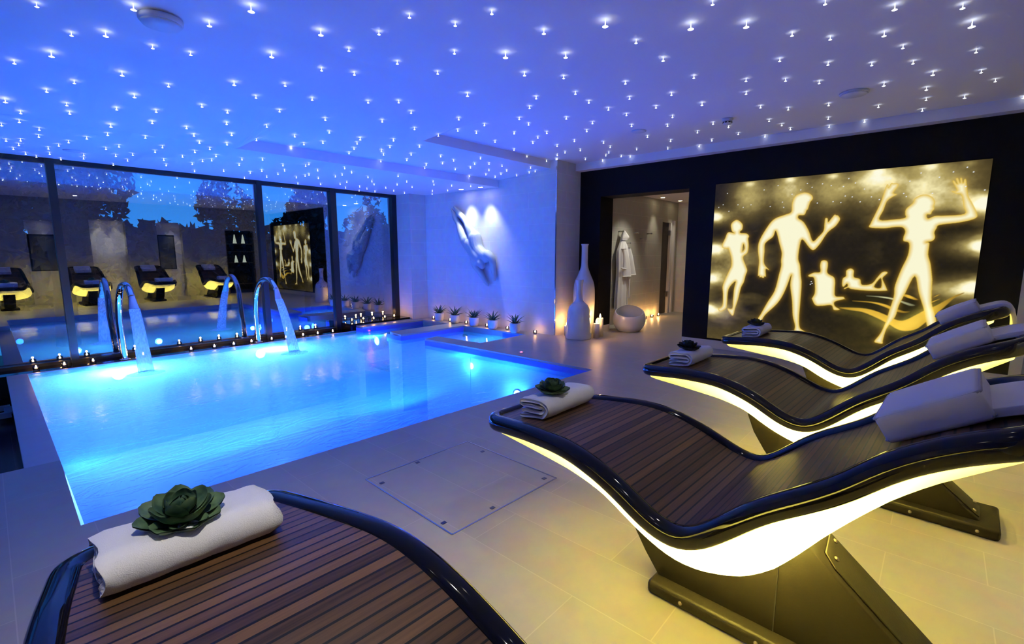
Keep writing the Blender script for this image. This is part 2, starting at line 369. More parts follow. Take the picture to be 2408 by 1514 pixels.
# basin below the deck
m=MB()
m.box(.05,6.1,2.8,8.15,-1.42,-1.345)
m.box(.10,4.70,2.80,edge(4.6)+.0-.03,-1.35,DZ+.001)      # near wall
m.prism([(4.69,2.9),(4.60,6.01),(4.75,6.01),(4.85,2.9)],-1.35,DZ+.001)
m.box(4.62,6.1,5.0,5.10,-1.35,DZ+.001)
m.box(6.04,6.12,5.0,6.6,-1.35,DZ+.001)
m.box(4.88,6.02,5.12,5.55,-1.35,-.55)                    # spa bench
m.box(.06,.19,4.2,8.14,-1.35,-.101); m.box(.10,.185,2.9,4.2,-1.35,DZ+.001); m.box(.06,4.62,8.10,8.15,-1.35,-.101)
m.box(4.58,5.96,6.65,7.03,-1.35,DZ+.001); m.box(4.595,5.95,7.875,8.12,-1.35,-.48)
pass; 
struct(m,'pool_basin',M['basin'])
m=MB(); m.prism([(.195,3.0),(4.66,2.85),(4.66,3.36),(.195,3.50)],-1.35,-.47); m.box(4.25,4.675,3.3,4.0,-1.35,-.47); struct(m,'pool_bench',M['bench'])  # bench below the near edge, its blue stands for shade
m=MB(); m.box(4.60,5.95,7.88,8.16,-.48,DZ+.001); m.box(5.94,5.99,7.05,7.88,-1.35,DZ+.001); m.box(4.66,5.94,7.05,7.86,-.75,-.70)
struct(m,'pool_bay_lining',M['basindark'])  # lining coloured dark in place of the bay's shade
# added facing under the coping lip, blue water glow put into its colour
def facing(mb,a,b,z0=-.15,z1=-.028,t=.004):
    d=Vector((b[0]-a[0],b[1]-a[1])).normalized(); n=Vector((d.y,-d.x))*t
    mb.prism([(a[0],a[1]),(b[0],b[1]),(b[0]-n.x,b[1]-n.y),(a[0]-n.x,a[1]-n.y)],z0,z1)
m=MB()
for a,b in [((4.666,2.95),(4.60,6.03)),((4.60,6.03),(4.88,6.08)),((4.88,6.08),(4.95,5.12)),((4.56,7.05),(4.56,6.63)),((4.56,6.63),(5.98,6.63)),((5.975,6.62),(5.99,5.12)),((4.58,8.10),(4.58,7.86)),((4.58,7.86),(5.95,7.86)),((4.95,5.12),(5.99,5.12))]: facing(m,a,b); facing(m,b,a)
struct(m,'pool_edge_glow_facing',M['edgeglow'])
# overflow rims
m=MB(); m.box(.035,.215,4.2,8.10,-.16,-.094); struct(m,'trim_1',M['coping'],bevel=.004)
m=MB(); m.box(.035,4.60,8.10,8.145,-.16,-.094); struct(m,'trim_2',M['coping'],bevel=.004)
m=MB(); m.box(XL,.075,4.15,8.15,-.60,-.55); struct(m,'gutter_floor',M['gutter'])
m=MB()
for k in range(26): m.box(XL+.1+k*.115,XL+.17+k*.115,7.78,8.1,-.47,-.45)
m.box(XL,.03,7.72,7.78,-.50,-.44); m.box(XL,.03,8.1,8.15,-.50,-.44)
tag(m.build('gutter_grating',pmat('grating_plastic',(.25,.25,.27),.5)),'pale slatted overflow grating in the dark gutter at the window ledge','grating')
# water
m=MB(); nx,ny=2,2
m.add([(.215,2.93,-.1),(6.05,2.93,-.1),(6.05,8.10,-.1),(.215,8.10,-.1)],[(0,1,2,3)])
tag(m.build('pool_water',M['water']),'glowing blue water filling the pool and its side bays','water',kind='stuff')
# ledges in front of the glass
m=MB(); m.box(XL,4.58,8.147,8.64,-.60,-.10); struct(m,'window_ledge',M['blackgloss'])
m=MB(); m.box(4.50,5.98,8.16,8.64,-.60,.035); struct(m,'window_sill',M['blackgloss'])
# walls
m=MB(); m.box(6.25,XW,4.69,8.06,-.15,2.9); struct(m,'wall_alcove',M['walltile'])
m=MB(); m.box(6.245,6.252,4.684,4.70,0,2.72); struct(m,'trim_3',M['chrome'])
m=MB(); m.box(5.85,6.9,8.06,8.75,.0,2.9); struct(m,'wall_pier',M['walltiley'])
m=MB(); m.box(6.252,XW-.001,4.68,4.689,0,2.9); struct(m,'wall_nib',M['walltiley'])
m=MB()
m.box(XW,XW+.4,-.60,2.81,.118,2.705); m.box(XW,XW+.4,4.28,4.70,.118,2.705); m.box(XW,XW+.4,2.81,4.28,2.276,2.705)
struct(m,'wall_right',M['black'])
m=MB(); m.box(XW,XW+.4,YB-.3,-.60,0,2.9); m.box(XW+.001,XW+.4,-.6,4.7,2.705,2.95); struct(m,'wall_right_end',M['creamx'])
m=MB(); m.box(XW,XW+.4,-.60,2.81,0,.118); struct(m,'baseboard_right',M['plinth'])
m=MB(); m.box(XW,XW+.4,4.28,4.69,0,.118); struct(m,'baseboard_doorway',M['plinth'])
m=MB(); m.box(6.76,XW+.02,YB,4.69,2.705,2.83); struct(m,'trim_4',M['ceil'])
# back wall with three niches and a shelf recess (seen mirrored in the glass)
NI=[(.80,1.46,0,2.22),(2.08,2.87,0,2.30),(3.62,4.27,0,2.30),(5.48,6.36,0,2.12)]
m=MB(); x=XL
for a,b,z0,z1 in NI:
    m.box(x,a,YB-.25,YB,0,2.9); m.box(a,b,YB-.25,YB,z1,2.9); x=b
m.box(x,XW,YB-.25,YB,0,2.9); struct(m,'wall_back',M['backwall'])
m=MB()
for a,b,z0,z1 in NI[:3]: m.box(a,b,YB-.30,YB-.25,0,z1)
struct(m,'wall_niche',M['cream'])
m=MB(); a,b,z0,z1=NI[3]; m.box(a,b,YB-.30,YB-.25,0,z1); struct(m,'wall_recess',M['black'])
m=MB(); m.box(XL-.1,XL,YB-.3,8.7,-.6,2.95); struct(m,'wall_left',M['white'])
# ceiling with two dropped steps
def sm(t): t=min(1,max(0,t)); return t*t*(3-2*t)
def ceil_h(X,Y,lo=False):
    r2=.12*sm((X-3.70)/.25); r1=.12*sm((X-2.0)/.25)
    if Y<3.5: return 2.82
    if Y<4.82 or (Y==4.82 and not lo): return 2.82-(.12-r2)*(Y-3.5)/1.32
    if Y<5.97 or (Y==5.97 and not lo): t=(Y-4.82)/1.15; return 2.70-.07*t-(.12-r1)*t
    return 2.51+.035*(Y-5.97)/2.6
xs=[XL,0,1,1.9,2.0,2.03,2.06,2.09,2.12,2.16,2.2,2.25,3,3.6,3.7,3.73,3.76,3.79,3.82,3.86,3.9,3.95,5,6.25,XW+.2]
ys=[(YB-.3,0),(1,0),(2.5,0),(3.5,0),(4.82,0),(4.82,1),(5.97,0),(5.97,1),(7,0),(8.75,0)]
m=MB()
m.grid([[(X,Y,ceil_h(X,Y,lo)) for X in xs] for Y,lo in ys],smooth=False)
m.box(XL,XW+.2,YB-.3,8.75,2.97,3.0)
struct(m,'ceiling',M['ceil'])
# corridor beyond the doorway
m=MB(); m.box(XW+.39,9.97,4.60,4.75,0,2.6); m.box(9.97,10.56,4.60,4.75,2.03,2.6); m.box(10.56,10.9,4.60,4.75,0,2.6); struct(m,'wall_corridor_back',M['corr'])
m=MB(); m.box(10.75,10.9,2.0,4.6,0,2.6); struct(m,'wall_corridor_end',M['walltile'])
m=MB(); m.box(XW+.4,10.9,1.9,2.0,0,2.6); struct(m,'wall_corridor_front',M['walltiley'])
m=MB(); m.box(XW+.4,10.9,2.0,4.75,2.49,2.55); struct(m,'ceiling_corridor',M['ceil'])
# dark door standing open in the corridor wall
d=empty('door_1',(9.97,4.62,0)); d['kind']='structure'
m=MB(); m.box(0,.59,.10,.14,0,2.03); m.build('recess',M['dark'],d)
m=MB(); m.box(.0,.40,.02,.06,.01,2.02); m.build('leaf',M['doorwood'],d)
m=MB(); m.box(.40,.47,-.03,.13,0,2.03); m.box(.54,.61,-.05,.13,0,2.08); m.box(.47,.54,.0,.06,0,2.03); m.build('frame',M['white'],d)
for z in (.38,1.75):
    m=MB(); m.box(.36,.42,-.035,.03,z,z+.11); m.build('hinge',M['steel'],d)
# ------------------------------------------------------------------ window wall
mul=[(-1.95,-1.86),(.65,.73),(3.14,3.225),(4.415,4.53)]
xs_=[XL]+[v for a in mul for v in a]+[5.745]
for i in range(5):
    a,b=xs_[2*i],xs_[2*i+1]
    z0=-.095 if i<4 else .04
    m=MB(); m.box(a-.01,b+.01,YW-.003,YW+.003,z0,2.50); struct(m,'window_%d'%(i+1),M['pane'])
t=5
for a,b in mul+[(5.745,5.85)]:
    m=MB(); m.box(a,b,YW-.06,YW+.10,-.6,2.56); struct(m,'trim_%d'%t,M['frame']); t+=1
m=MB(); m.box(XL,5.85,YW-.05,YW+.10,2.485,2.70); struct(m,'trim_%d'%t,M['frame']); t+=1
m=MB(); m.box(XL,4.45,YW-.03,YW+.10,-.60,-.06); struct(m,'trim_%d'%t,M['frame']); t+=1
# ------------------------------------------------------------------ outside
m=MB(); m.box(-40,60,YW+.3,90,-.75,-.70); struct(m,'ground',M['lawn'])
def tree(name,label,c,rad,n,leaf,trunk,seed):
    r=np.random.default_rng(seed); t=empty(name,(c[0],c[1],-.7),0,label,'tree','trees beyond the glass')
    m=MB(); h=c[2]+.7
    m.tube([(0,0,-.05),(.05,0,h*.4),(-.05,.05,h*.75),(0,0,h*1.1)],[trunk,trunk*.8,trunk*.5,trunk*.15],8)
    for k in range(9):
        a=r.uniform(0,2*PI); z=h*r.uniform(.45,1.0); L=rad[0]*r.uniform(.5,.9)
        m.tube([(0,0,z),(L*.5*math.cos(a),L*.5*math.sin(a),z+L*.25),(L*math.cos(a),L*math.sin(a),z+L*.35)],[trunk*.3,trunk*.2,.01],5)
    m.build('trunk',M['trunk'],t)
    blobs=[(r.normal(0,.5,3)*np.array(rad),r.uniform(.25,.5)) for _ in range(26)]
    vs=np.zeros((n*4,3)); 
    bi=r.integers(0,len(blobs),n)
    for q in range(n):
        bc,br=blobs[bi[q]]
        d_=r.normal(0,1,3); d_/=np.linalg.norm(d_); p=np.array([0,0,h])+bc+d_*np.array(rad)*br*(r.uniform(.3,1)**.5)
        u=r.normal(0,1,3); u/=np.linalg.norm(u); v=np.cross(u,r.normal(0,1,3)); v/=np.linalg.norm(v)
        s_=leaf*r.uniform(.6,1.3)
        vs[q*4:(q+1)*4]=[p-u*s_,p+v*s_*.45,p+u*s_,p-v*s_*.45]
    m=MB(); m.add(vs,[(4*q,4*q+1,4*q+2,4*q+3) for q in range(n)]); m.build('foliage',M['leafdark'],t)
    return t
tree('broadleaf_tree','huge dark spreading tree filling the left panes, beyond the glass',(1.1,14.5,2.7),(1.9,1.2,1.7),9000,.13,.22,1)
tree('broadleaf_tree','slim airy tree against bright sky, between the big spreading tree and the mullion',(5.6,18.5,2.3),(.62,.6,1.4),2400,.11,.09,2)
tree('broadleaf_tree','small ragged tree just left of the mullion beside the second fountain',(7.2,20.6,2.2),(.45,.5,1.1),1100,.11,.07,3)
tree('broadleaf_tree','rounded bushy tree behind the reflected light panel pane',(7.5,16.5,2.3),(.8,.8,1.3),3600,.12,.11,4)
tree('broadleaf_tree','feathery tree seen behind the rightmost pane',(9.8,15.5,2.0),(.85,.8,1.4),2600,.11,.10,5)
for i,(x,y,w_,h_) in enumerate([(-7.6,24,5.6,3.6),(3,25.5,4.2,3.4),(9.5,31,4.5,2.9),(16,28.5,5.2,3.6),(25,26,5.5,3.4)]):
    r=np.random.default_rng(20+i); n=2600
    vs=[]
    for q in range(n):
        p=np.array([x+r.uniform(-w_,w_),y+r.uniform(-1,1),-.7+h_*r.uniform(0,1)*(.8+.2*math.sin(q))]); u=r.normal(0,1,3); u/=np.linalg.norm(u); v=np.cross(u,r.normal(0,1,3)); v/=np.linalg.norm(v); s_=.42
        vs+=[p-u*s_,p+v*s_*.6,p+u*s_,p-v*s_*.6]
    m=MB(); m.add(vs,[(4*q,4*q+1,4*q+2,4*q+3) for q in range(n)])
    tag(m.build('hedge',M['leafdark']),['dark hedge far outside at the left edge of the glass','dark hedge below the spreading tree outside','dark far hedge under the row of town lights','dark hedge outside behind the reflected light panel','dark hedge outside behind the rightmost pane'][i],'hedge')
CITY=[(6.53,1.65),(6.62,1.66),(6.78,1.82),(6.8,1.69),(6.92,1.72),(6.77,1.6),(6.77,1.37),(7.2,1.73),(7.31,1.72),(7.52,1.76),(7.62,1.75),(6.14,1.42),(8.09,1.3),(9.45,1.2)]
for i,(x,z) in enumerate(CITY):
    m=MB(); m.sphere((0,0,0),.05 if i in(4,7,11) else .035,8,6); ob=tag(m.build('town_lamp',M['city']),'tiny orange town light far outside below the skyline','lamp','orange town lights far outside'); ob.location=(x,27.0,z)
# ------------------------------------------------------------------ heated loungers
K=.96
S0=[.05,0,-.15,-.3,-.45,-.55,-.65,-.74,-.82,-.91,-.99,-1.06,-1.12,-1.18,-1.28,-1.4,-1.485,-1.56,-1.67,-1.8,-1.86,-2]
Z0=[.505,.515,.532,.548,.553,.55,.53,.50,.465,.415,.385,.385,.42,.475,.57,.648,.71,.79,.865,.925,.945,1.0]
LS=[-s*K for s in S0]; LZ=[1.35-K*(1.35-z) for z in Z0]
def zraw(s): return lerp(LS,LZ,-s)
def zd(s): return sum(zraw(s+d)*w for d,w in((-.05,.15),(-.025,.22),(0,.26),(.025,.22),(.05,.15)))
B0=[(.0,.442),(-.1,.425),(-.3,.402),(-.55,.372),(-.7,.335),(-.83,.255),(-1.0,.195),(-1.12,.178),(-1.24,.208),(-1.33,.305),(-1.42,.445),(-1.53,.585),(-1.62,.685),(-1.73,.775),(-1.86,.885)]
BS=[-a*K for a,_ in B0]; BZ=[1.35-K*(1.35-b) for _,b in B0]
def zb(s): return sum(lerp(BS,BZ,-(s+d)) for d in(-.04,0,.04))/3
UA=[-.1,0,.3,.6,.95,1.2,1.5,1.86]; UL_=[0,0,-.045,-.08,-.10,-.08,-.04,-.02]; UR_=[.50,.50,.565,.65,.72,.70,.65,.60]
def sa(f,s): return sum(lerp(UA,f,-(s+d)/K) for d in(-.06,-.03,0,.03,.06))/5*K
SEND=-1.785
def halfround(s,r=.075):
    i=0.
    for e,sg in((0.,1),(SEND,-1)):
        t=(s-(e-sg*r))*sg
        if t>0: i=max(i,r-math.sqrt(max(0,r*r-min(t,r)**2)))
    return i
def uL(s): return sa(UL_,s)+halfround(s)
def uR(s): return sa(UR_,s)-halfround(s)
def ls(u,s,z): return (u,s,z)
def make_lounger(label):
    t=empty('heated_lounger',(0,0,0),0,label,'lounger','heated loungers along the pool')
    # plank deck
    ss=[-.004]+[-.012,-.025,-.045,-.075]+[-.10-.02*i for i in range(81)]+[-1.725,-1.75,-1.77,-1.78]
    ss=[s for s in ss if s>SEND]
    P=[];uv=[];arc=0;last=None
    for s in ss:
        z=zd(s)+.022
        if last: arc+=math.hypot(s-last[0],z-last[1])
        last=(s,z)
        a,b=uL(s)+.028,uR(s)-.028
        if b-a<.05: continue
        row=[]
        for k in range(9):
            u=a+(b-a)*k/8; row.append((u,s,z)); uv.append((u,arc))
        P.append(row)
    m=MB(); m.grid(P); m.build('plank_deck',M['wood'],t,uv=uv)
    m=MB(); m.grid([[(u,s,z-.03) for u,s,z in r] for r in P]); m.build('deck_underside',M['white'],t)
    # bumper rim, swept round the outline
    out=[]
    es=[0-.075*(1-math.cos(a)) for a in np.linspace(0,PI/2,7)]
    sl=es+[-.10-.0225*i for i in range(71)]+[SEND+.075*(1-math.cos(a)) for a in np.linspace(PI/2,0,7)]
    L=[(uL(s),s) for s in sl]; R=[(uR(s),s) for s in sl]
    path=[(L[0][0]+(R[0][0]-L[0][0])*k/6,0.0) for k in range(1,6)][::-1]+L+[(L[-1][0]+(R[-1][0]-L[-1][0])*k/6,SEND) for k in range(1,6)]+R[::-1]
    n=14; vs=[]; fs=[]; Mn=len(path)
    pr=[]
    for k in range(n):
        q=2*PI*k/n; c,s_=math.cos(q),math.sin(q)
        pr.append((.036*math.copysign(abs(c)**.8,c),.037*math.copysign(abs(s_)**.8,s_)))
    for i,(u,s) in enumerate(path):
        a=path[i-1]; b=path[(i+1)%Mn]
        T=Vector((b[0]-a[0],b[1]-a[1],zd(b[1])-zd(a[1]))).normalized()
        dz=(zd(s+.01)-zd(s-.01))/.02; Nn=Vector((0,-dz,1)).normalized(); Sd=T.cross(Nn).normalized()
        c=Vector((u,s,zd(s)))
        for x,y in pr: vs.append(c+Sd*x+Nn*y)
    for i in range(Mn):
        for k in range(n): fs.append((i*n+k,i*n+(k+1)%n,((i+1)%Mn)*n+(k+1)%n,((i+1)%Mn)*n+k))
    m=MB(); m.add(vs,fs,True); m.build('bumper_rim',M['rim'],t,weld=True)
    # glowing shell
    P=[]
    st=[-.01-.03*i for i in range(60)]
    st=[s for s in st if s>SEND+.01]
    for s in st:
        a,b=uL(s)+.004,uR(s)-.004; c=(a+b)/2; hw=(b-a)/2
        zt=zd(s)-.024; d=max(.012,zt-zb(s)); d*=min(1,(-s+.02)/.06); 
        row=[]
        for k in range(25):
            q=PI*k/24; cs=math.cos(q); 
            row.append((c-hw*math.copysign(abs(cs)**.85,cs),s,zt-d*math.sin(q)**.75))
        P.append(row)
    m=MB(); m.grid(P); 
    n_=25
    m.f.append(tuple(range(n_))); m.sm.append(True); e0=(len(P)-1)*n_; m.f.append(tuple(range(e0,e0+n_))[::-1]); m.sm.append(True)
    m.build('glowing_shell',M['shell'],t,weld=True)
    # pedestal
    p0,p1=.175,.372
    top=[(s,zb(s)+.035) for s in np.linspace(-.60,-1.30,12)]
    prof=[(-.815,.04),(-.745,.13),(-.68,.23)]+top+[(-1.745,.04)]
    m=MB(); k=len(prof)
    m.add([(p0,s,z) for s,z in prof]+[(p1,s,z) for s,z in prof],[tuple(range(k)),tuple(range(2*k-1,k-1,-1))]+[(i,k+i,k+(i+1)%k,(i+1)%k) for i in range(k)])
    pd=m.build('pedestal',M['ped'],t,bevel=.006)
    m=MB(); m.box(p0-.062,p1+.062,-1.80,-.79,0,.055); sk=m.build('base_skirt',M['ped'],t,bevel=.016)
    m=MB(); m.box(p0-.002,p1+.002,-1.235,-1.232,.05,.30); m.build('panel_joint',M['dark'],pd)
    # access plate on the raking back face
    a=Vector((0,-1.30,zb(-1.30)+.035)); b=Vector((0,-1.745,.04)); dr=(b-a).normalized(); nn=Vector((0,dr.z,-dr.y)); nn=nn if nn.z>0 else -nn
    L_=(b-a).length
    def bk(u,d,h): v=a+dr*d+nn*h; return (u,v.y,v.z)
    pl=[(p0+.055,.065),(p1-.02,.05),(p1-.02,L_-.03),(p0+.03,L_-.03),(p0+.03,.11)]
    m=MB(); k=len(pl); m.add([bk(u,d,.001) for u,d in pl]+[bk(u,d,.007) for u,d in pl],[tuple(range(k))[::-1],tuple(range(k,2*k))]+[(i,(i+1)%k,k+(i+1)%k,k+i) for i in range(k)])
    ap=m.build('access_plate',M['panelm'],t,bevel=.003)
    for u,d in ((p0+.075,.10),(p1-.04,.075),(p0+.05,L_-.06),(p1-.04,L_-.06)):
        m=MB(); q=bk(u,d,.009); m.sphere((0,0,0),.009,10,6,(1,1,.6)); bo=m.build('bolt',M['bolt'],ap); bo.location=q; bo.rotation_euler=(math.atan2(-nn.y,nn.z),0,0)
    for s in (-.93,-1.2,-1.47,-1.72):
        m=MB(); m.sphere((0,0,0),.008,10,6,(.5,1,1)); bo=m.build('bolt',M['bolt'],sk); bo.location=(p0-.063,s,.028)
    return t
LAMPS=[(-.50,.03),(-.80,.35),(-1.02,1.6),(-1.22,1.5),(-1.45,.28)]
LP=112
def shell_lamps(o):
    for s,p in LAMPS:
        c=(uL(s)+uR(s))/2; z=zb(s)+.55*(zd(s)-zb(s))
        light('shell_lamp','POINT',(c-.06,s,z),(1,.81,.13),LP*p,o,.03)
POS={'A':(.0672,1.5936),'B':(1.5648,1.5552),'C':(3.0144,1.4784),'D':(4.56,1.4592)}
LBL={'A':'curved plank lounger nearest the camera, only its foot end showing','B':'large curved plank lounger in front, whole pedestal and raked back plate showing',
     'C':'middle lounger of the three in a row, behind the large front one','D':'farthest curved plank lounger, next to the lit figure panel'}
RZ=math.radians(-2)
proto=make_lounger(LBL['B']); LO={}
for k in 'BACD':
    o=proto if k=='B' else copy_tree(proto)
    o['label']=LBL[k]; o.location=(POS[k][0],POS[k][1],0); o.rotation_euler=(0,0,RZ); LO[k]=o
for k in 'ABCD': shell_lamps(LO[k])
def lw(k,u,s,z):
    c,s_=math.cos(RZ),math.sin(RZ); return (POS[k][0]+c*u-s_*s,POS[k][1]+s_*u+c*s,z)
# ------------------------------------------------------------------ head cushions with a counterweight strap
def make_cushion(label):
    t=empty('head_cushion',(0,0,0),0,label,'cushion','head cushions on the loungers')
    s0,s1=-1.492,-1.690
    nrm=lambda s:Vector((0,-(zd(s+.02)-zd(s-.02))/.04,1)).normalized()
    u0,u1=.085,.415; th=.080
    rows=[]
    q=Vector((0,s0,zd(s0)+.028)); w_=Vector((0,s1,zd(s1)+.028)); d=(w_-q); nn=Vector((0,-d.z,d.y)).normalized(); nn=nn if nn.z>0 else -nn
    bm=bmesh.new()
    lift=.004
    cor=[q+nn*lift,w_+nn*lift,w_+nn*(lift+th),q+nn*(lift+th)]
    V=[bm.verts.new((u,c.y,c.z)) for u in (u0,u1) for c in cor]
    for f in ((0,1,2,3),(7,6,5,4),(0,4,5,1),(1,5,6,2),(2,6,7,3),(3,7,4,0)): bm.faces.new([V[i] for i in f])
    bmesh.ops.recalc_face_normals(bm,faces=bm.faces)
    bmesh.ops.bevel(bm,geom=list(bm.edges),offset=.016,segments=3,profile=.6,affect='EDGES')
    bmesh.ops.subdivide_edges(bm,edges=[e for e in bm.edges if e.calc_length()>.05],cuts=6,use_grid_fill=True)
    for v in bm.verts:       # plump the large faces a little
        x=(v.co.x-u0)/(u1-u0); y=((Vector((0,v.co.y,v.co.z))-q).dot(d.normalized()))/d.length; h=(Vector((0,v.co.y,v.co.z))-q).dot(nn)
        b=max(0,math.sin(PI*min(1,max(0,x))))*max(0,math.sin(PI*min(1,max(0,y))))
        if h>lift+th*.7: v.co+=nn*.012*b
    for f in bm.faces: f.smooth=True
    me=bpy.data.meshes.new('pad'); bm.to_mesh(me); bm.free(); me.materials.append(M['vinyl'])
    o=bpy.data.objects.new('pad',me); COL.objects.link(o); o.parent=t
    for h in (lift+.010,lift+th-.008):
        m=MB(); e=.006
        lp=[Vector((u0+e,0,0))+q+nn*h,Vector((u0+e,0,0))+w_+nn*h,Vector((u1-e,0,0))+w_+nn*h,Vector((u1-e,0,0))+q+nn*h]
        off=[(-1,-1),(-1,1),(1,1),(1,-1)]; pth=[]
        for i in range(4):
            a=lp[i]; b=lp[(i+1)%4]
            for k in range(6): pth.append(a+(b-a)*(.03+.94*k/5))
        m.tube(pth,.0042,6,closed=True); m.build('piping',M['piping'],t)
    # strap over the head end
    pth=[]
    for s in np.linspace(-1.63,-1.765,9): pth.append((s,zd(s)+.032))
    pth+=[(-1.795,zd(-1.775)+.034),(-1.818,zd(-1.785)+.018),(-1.826,zd(-1.785)-.012),(-1.838,zd(-1.785)-.06),(-1.842,zd(-1.785)-.12),(-1.846,zd(-1.785)-.165)]
    pth=smooth_poly(pth,3)
    a,b=.105,.395; G=[];G2=[]
    for i,(s,z) in enumerate(pth):
        p_=pth[max(0,i-1)];n_=pth[min(len(pth)-1,i+1)]; tx,tz=n_[0]-p_[0],n_[1]-p_[1]; l=math.hypot(tx,tz); nx,nz=tz/l,-tx/l
        if nz<-.2: nx,nz=-nx,-nz
        if i==0: 
            pass
        tt=.024
        G.append([(a,s,z),(a+.004,s+nx*0-0,z),(b-.004,s,z),(b,s,z)])
        ox,oz=(-tz/l,tx/l); 
        if ox*-1<0 and oz<0: ox,oz=-ox,-oz
        G2.append((ox,oz,tt))
    vs=[];fs=[]
    for (s,z),(ox,oz,tt) in zip(pth,G2):
        if oz<-.05 or (abs(oz)<=.05 and ox>0): ox,oz=-ox,-oz
        vs+=[(a,s,z),(b,s,z),(b,s+ox*tt,z+oz*tt),(a,s+ox*tt,z+oz*tt)]
    for i in range(len(pth)-1):
        for k in range(4): fs.append((4*i+k,4*i+(k+1)%4,4*i+4+(k+1)%4,4*i+4+k))
    fs+=[(3,2,1,0),tuple(range(len(vs)-4,len(vs)))]
    m=MB(); m.add(vs,fs); m.build('strap',M['vinyl'],t,bevel=.003)
    return t
cp=make_cushion('')
CL={'B':'big lilac-white head cushion on the large front lounger, cut by the right edge','C':'lilac-white head cushion on the middle lounger, strap hanging over its end',
    'D':'small lilac-white head cushion on the farthest lounger beside the dark wall','A':'lilac-white head cushion on the lounger nearest the camera, seen mirrored in the glass'}
for k in 'BCDA':
    o=cp if k=='B' else copy_tree(cp); o['label']=CL[k]; o.location=(POS[k][0],POS[k][1],0); o.rotation_euler=(0,0,RZ)
# ------------------------------------------------------------------ folded towels
def fold_path(W,H,t):
    """serpentine centre line of a towel folded in layers, across (s) and up (z)"""
    r1=H/2-t/2; zb_,zt_=t/2,H-t/2; r2=(zt_-zb_)/6
    p=[(-W/2+.01,zb_)]+[(x,zb_) for x in np.linspace(-W/2+.03,W/2-r1,6)]
    p+=[(W/2-r1+r1*math.sin(a),zb_+r1-r1*math.cos(a)) for a in np.linspace(.25,PI-.25,9)]
    p+=[(x,zt_) for x in np.linspace(W/2-r1,-W/2+.03,6)]
    zc=zt_-r2; p+=[(-W/2+.03-r2*math.sin(a),zc+r2*math.cos(a)) for a in np.linspace(.5,PI-.5,4)]
    z1=zt_-2*r2; p+=[(x,z1) for x in np.linspace(-W/2+.035,W/2-r1*.75,5)]
    zc=z1-r2; p+=[(W/2-r1*.75+r2*math.sin(a),zc+r2*math.cos(a)) for a in np.linspace(.5,PI-.5,4)]
    z2=z1-2*r2; p+=[(x,z2) for x in np.linspace(W/2-r1*.75,-W/2+.015,5)]
    return p
def make_towel(Wd,H,Ln,t,seed):
    r=np.random.default_rng(seed); p=fold_path(Wd,H,t); n=len(p); nu=14
    top=[];bot=[]
    for i in range(n):
        a=p[max(0,i-1)];b=p[min(n-1,i+1)]; tx,tz=b[0]-a[0],b[1]-a[1]; l=math.hypot(tx,tz) or 1
        top.append((p[i][0]-tz/l*t*.5,p[i][1]+tx/l*t*.5)); bot.append((p[i][0]+tz/l*t*.5,p[i][1]-tx/l*t*.5))
    top=[(-a,b) for a,b in top]; bot=[(-a,b) for a,b in bot]; p=[(-a,b) for a,b in p]; ring=top+bot[::-1]; nr=len(ring); P=[]
    for k in range(nu+1):
        f=k/nu; u=Ln*f; e=min(f,1-f)*nu; sh=0 if e>=1 else .35*(1-e)**2
        row=[]
        for i,(s,z) in enumerate(ring):
            c=p[i] if i<n else p[2*n-1-i]
            w=.0022*math.sin(9*u/Ln*PI+i*.37+seed)+.0015*math.sin(31*u+i)
            row.append((u+ .006*math.sin(i*.9+seed)*(1-abs(2*f-1)>-1)*(1 if k in(0,nu) else 0),s+(c[0]-s)*sh+w*.6,max(.0005,z+(c[1]-z)*sh+w*.5*(1 if z>.03 else .1))))
        P.append(row)
    m=MB(); m.grid(P,True,True)
    for base in (0,nu*nr):
        for i in range(n-1):
            q=(base+i,base+i+1,base+nr-2-i,base+nr-1-i); m.f.append(q if base==0 else q[::-1]); m.sm.append(True)
    return m
TW={'A':(.205,.094,.365,.024),'B':(.165,.092,.385,.021),'C':(.165,.092,.385,.021),'D':(.165,.092,.385,.021)}
TP={'A':(.040,-.225,0),'B':(.065,-.215,.03),'C':(.075,-.215,.02),'D':(.045,-.22,.04)}
TL={'A':'thick white terry towel roll on the lounger nearest the camera','B':'folded white towel on the foot of the large front lounger','C':'folded white towel on the foot of the middle lounger','D':'folded white towel on the foot of the farthest lounger'}
for i,k in enumerate('ABCD'):
    ob=make_towel(*TW[k],3+i).build('folded_towel',M['towel'],weld=False)
    tag(ob,TL[k],'towel','towels on the lounger feet'); u,s,rz=TP[k]
    sl=math.atan((zd(s-.08)-zd(s+.08))/-.16)
    ob.location=lw(k,u,s,zd(s)+.0235); ob.rotation_euler=(sl,0,RZ+rz)
